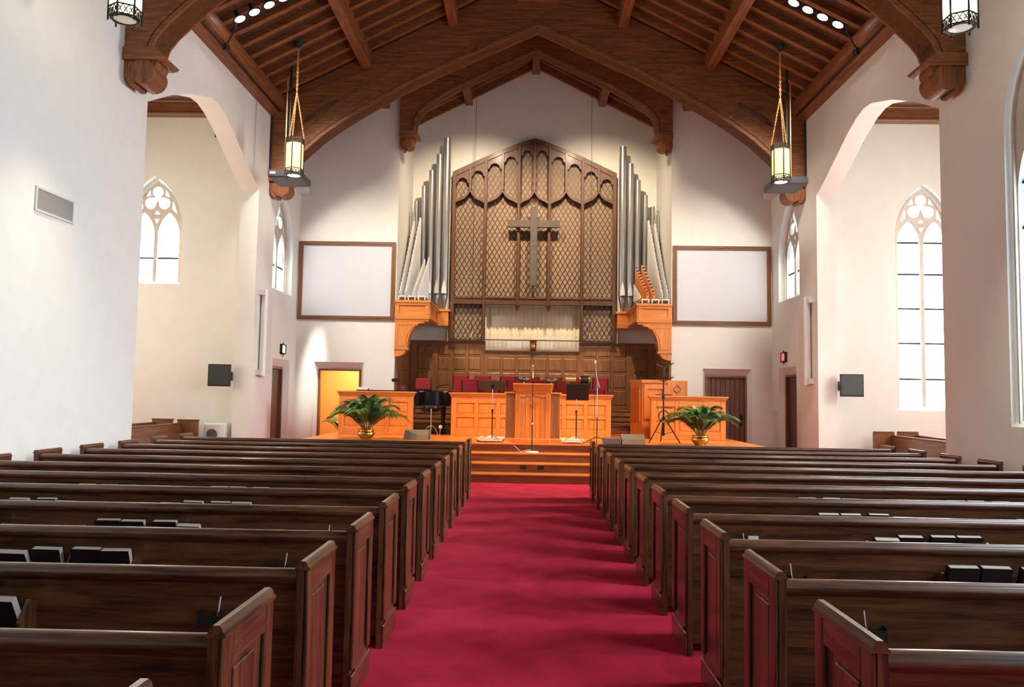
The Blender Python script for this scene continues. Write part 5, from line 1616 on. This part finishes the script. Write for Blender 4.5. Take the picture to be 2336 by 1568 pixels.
# ---- column loudspeakers
for s, side in ((-1, 'left'), (1, 'right')):
    g = thing('column_speaker', f'slim white column loudspeaker on the {side} wall beside the side door', 'speaker', (s * 6.05, 17.3, 1.95))
    ya, yb = (17.02, 17.48)
    M0 = [(s * 6.149, ya + .06), (s * 6.00, ya), (s * 5.97, ya + .06), (s * 6.0, yb), (s * 6.149, yb)]
    c = MB().prism([(s * 6.12, ya + .10), (s * 6.02, ya + .05), (s * 5.98, ya + .10), (s * 6.0, yb), (s * 6.12, yb)], 'z', 1.95, 3.90).build('cabinet', MAT['white'], g, world=True, bevel=0.008)
    MB().box(s * 5.975, s * 5.99, ya + .12, yb - .03, 1.99, 3.86).build('grille', MAT['offwhite'], g, world=True)
    for z in (1.97, 3.76): MB().box(s * 6.02, s * 6.149, ya - .06, ya + .10, z, z + .12).build('bracket', MAT['offwhite'], g, world=True)

# ---- televisions on arms
for s, side in ((-1, 'left'), (1, 'right')):
    x = s * 6.80
    g = thing('television', f'wall-mounted television on an arm in the {side} transept', 'television', (x, 16.6, 1.7))
    rz = s * .18
    M = Matrix.Translation((x, 16.62, 1.945)) @ Matrix.Rotation(-rz, 4, 'Z')
    def tb(nm, m_, *bx, bevel=0):
        b_ = MB().box(*bx); b_.v = [tuple(M @ Vector(v)) for v in b_.v]
        return b_.build(nm, m_, g, world=True, bevel=bevel)
    tb('cabinet', MAT['black'], -.235, .235, -.03, .04, -.24, .24, bevel=.008)
    tb('screen', MAT['tv'], -.215, .215, -.034, -.03, -.205, .225)
    MB().tube([(x, 16.66, 1.94), (x - s * .1, 16.85, 1.94), (x, 17.2, 1.94)], .02, 6).build('arm', MAT['black'], g, world=True)
    MB().box(x - .06, x + .06, 17.17, 17.199, 1.84, 2.04).build('wall_plate', MAT['black'], g, world=True)
    o = thing('small_speaker', f'small black speaker high under the {side} transept arch', 'speaker', (s * 7.22, 17.0, 7.38))
    MB().prism([(17.05, 7.36), (17.19, 7.42), (17.19, 7.58), (17.02, 7.52)], 'x', s * 7.22 - .09, s * 7.22 + .09).build('cabinet', MAT['black'], o, world=True, bevel=0.01)
    MB().box(s * 7.22 - .02, s * 7.22 + .02, 17.15, 17.199, 7.56, 7.64).build('bracket', MAT['iron'], o, world=True)
# white floor speaker
g = thing('floor_speaker', 'white box loudspeaker standing in the left transept by the jamb', 'speaker', (-6.9, 16.95, 0))
MB().box(-7.14, -6.68, 16.72, 17.1, 0, .90).build('cabinet', MAT['white'], g, world=True, bevel=0.012)
MB().box(-7.10, -6.79, 16.705, 16.72, .3, .87).build('grille', MAT['offwhite'], g, world=True)
MB().cyl((-6.95, 16.702, .66), (-6.95, 16.706, .66), .12, n=24).build('cone', MAT['grey'], g, world=True)
# exit signs
for s, side in ((-1, 'left'), (1, 'right')):
    yc = 18.75 if s < 0 else 18.9
    g = thing('exit_sign', f'small iron-framed sign above the {side} side door', 'sign', (s * 6.1, yc, 2.5))
    face = MAT['signface'] if s < 0 else MAT['signred']
    MB().box(s * 6.10, s * 6.13, yc - .13, yc + .13, 2.56, 2.74).build('face', face, g, world=True)
    fr = MB()
    for a, b_, c, d in ((yc - .16, yc - .13, 2.53, 2.77), (yc + .13, yc + .16, 2.53, 2.77), (yc - .16, yc + .16, 2.74, 2.77), (yc - .16, yc + .16, 2.53, 2.56)): fr.box(s * 6.085, s * 6.14, a, b_, c, d)
    fr.build('frame', MAT['iron'], g, world=True)
    MB().cyl((s * 6.11, yc, 2.77), (s * 6.11, yc, 2.82), .02, .006, n=8).cyl((s * 6.11, yc, 2.53), (s * 6.11, yc, 2.47), .02, .006, n=8).box(s * 6.12, s * 6.149, yc - .03, yc + .03, 2.62, 2.68).build('finial', MAT['iron'], g, world=True)
o = MB().box(6.125, 6.149, 19.66, 19.74, 1.23, 1.37).build('light_switch', MAT['white'], bevel=0.004)
tag(o, 'white light switch plate in the right front corner', 'switch')
# vent grille on the left wall
g = thing('air_vent', 'white louvred air vent on the left nave wall', 'vent', (-W, 9.5, 3.9))
ya, yb, za, zb = 9.14, 9.93, 3.77, 4.08
for a, b_, c, d in ((ya, ya + .03, za, zb), (yb - .03, yb, za, zb), (ya + .03, yb - .03, za, za + .03), (ya + .03, yb - .03, zb - .03, zb)): MB().box(-W + .001, -W + .022, a, b_, c, d).build('frame', MAT['offwhite'], g, world=True, bevel=0.004)
lv = MB()
k = ya + .04
while k < yb - .035:
    lv.add([(-W + .004, k, za + .03), (-W + .016, k + .012, za + .03), (-W + .016, k + .012, zb - .03), (-W + .004, k, zb - .03)], [(0, 1, 2, 3)])
    k += .016
lv.build('louvres', MAT['louvre'], g, world=True, kind='stuff')
MB().box(-W + .0005, -W + .003, ya + .02, yb - .02, za + .02, zb - .02).build('vent_backing', MAT['grey'], g, world=True)
# cable runs along the wall plates
for s, side in ((-1, 'left'), (1, 'right')):
    g = thing('conduit', f'black cable run along the {side} wall plate', 'cable', (s * 5.93, 14.3, 8.15))
    MB().tube([(s * 5.925, 11.5, 8.08), (s * 5.925, 14.0, 8.08), (s * 5.925, 17.3, 8.08)], .022, 6).build('cable', MAT['black'], g, world=True)
    MB().box(s * 5.86, s * 5.94, 14.0, 14.14, 8.02, 8.16).build('junction_box', MAT['black'], g, world=True, bevel=0.01)
    MB().tube([(s * 5.88, 14.05, 8.15), (s * 5.7, 13.95, 8.40), (s * 5.65, 13.9, 8.53)], .014, 6).build('cable_tail', MAT['black'], g, world=True)
    if s < 0 or True:
        MB().tube([(s * 6.12, 17.36, 8.05), (s * 6.13, 17.36, 7.4), (s * 6.13, 17.36, 6.55)], .02, 6).build('cable_drop', MAT['black'], g, world=True)

# ---- unseen spotlights added behind the great truss to brighten the chancel
for x in (-1.2, 1.2):
    side = 'left' if x < 0 else 'right'
    g = thing('chancel_spotlight', f'small spotlight fixed behind the {side} slope of the great truss', 'spotlight', (x, 17.9, 9.9))
    MB().cyl((x, 17.84, 9.96), (x, 18.0, 9.88), .06, n=14).build('housing', MAT['iron'], g, world=True, smooth=True)
    MB().box(x - .02, x + .02, 17.80, 17.88, 9.93, 9.99).build('bracket', MAT['iron'], g, world=True)
    spot_to('chancel_beam', (x, 18.06, 9.84), (x * 1.5, 22.3, 5.6), 850, 78, 1.0, (1.0, .78, .54), g, .12)

# ---- unseen spotlights added on the nearest truss to light the pulpit front
for x, nm in ((-2.6, 'left'), (0.0, 'middle'), (2.6, 'right')):
    z = 9.25 if x else 10.5
    g = thing('stage_spotlight', f'stage spotlight on the {nm} of the nearest truss above the frame', 'spotlight', (x, 11.45, z))
    MB().cyl((x, 11.42, z + .05), (x * .96, 11.62, z - .07), .08, n=14).build('housing', MAT['iron'], g, world=True, smooth=True)
    MB().box(x - .02, x + .02, 11.37, 11.46, z + .03, z + .09).build('bracket', MAT['iron'], g, world=True)
    spot_to('stage_beam', (x * .95, 11.68, z - .12), (x * .55, 16.4, 1.1), 620, 30, .8, (1.0, .60, .28), g, .08)
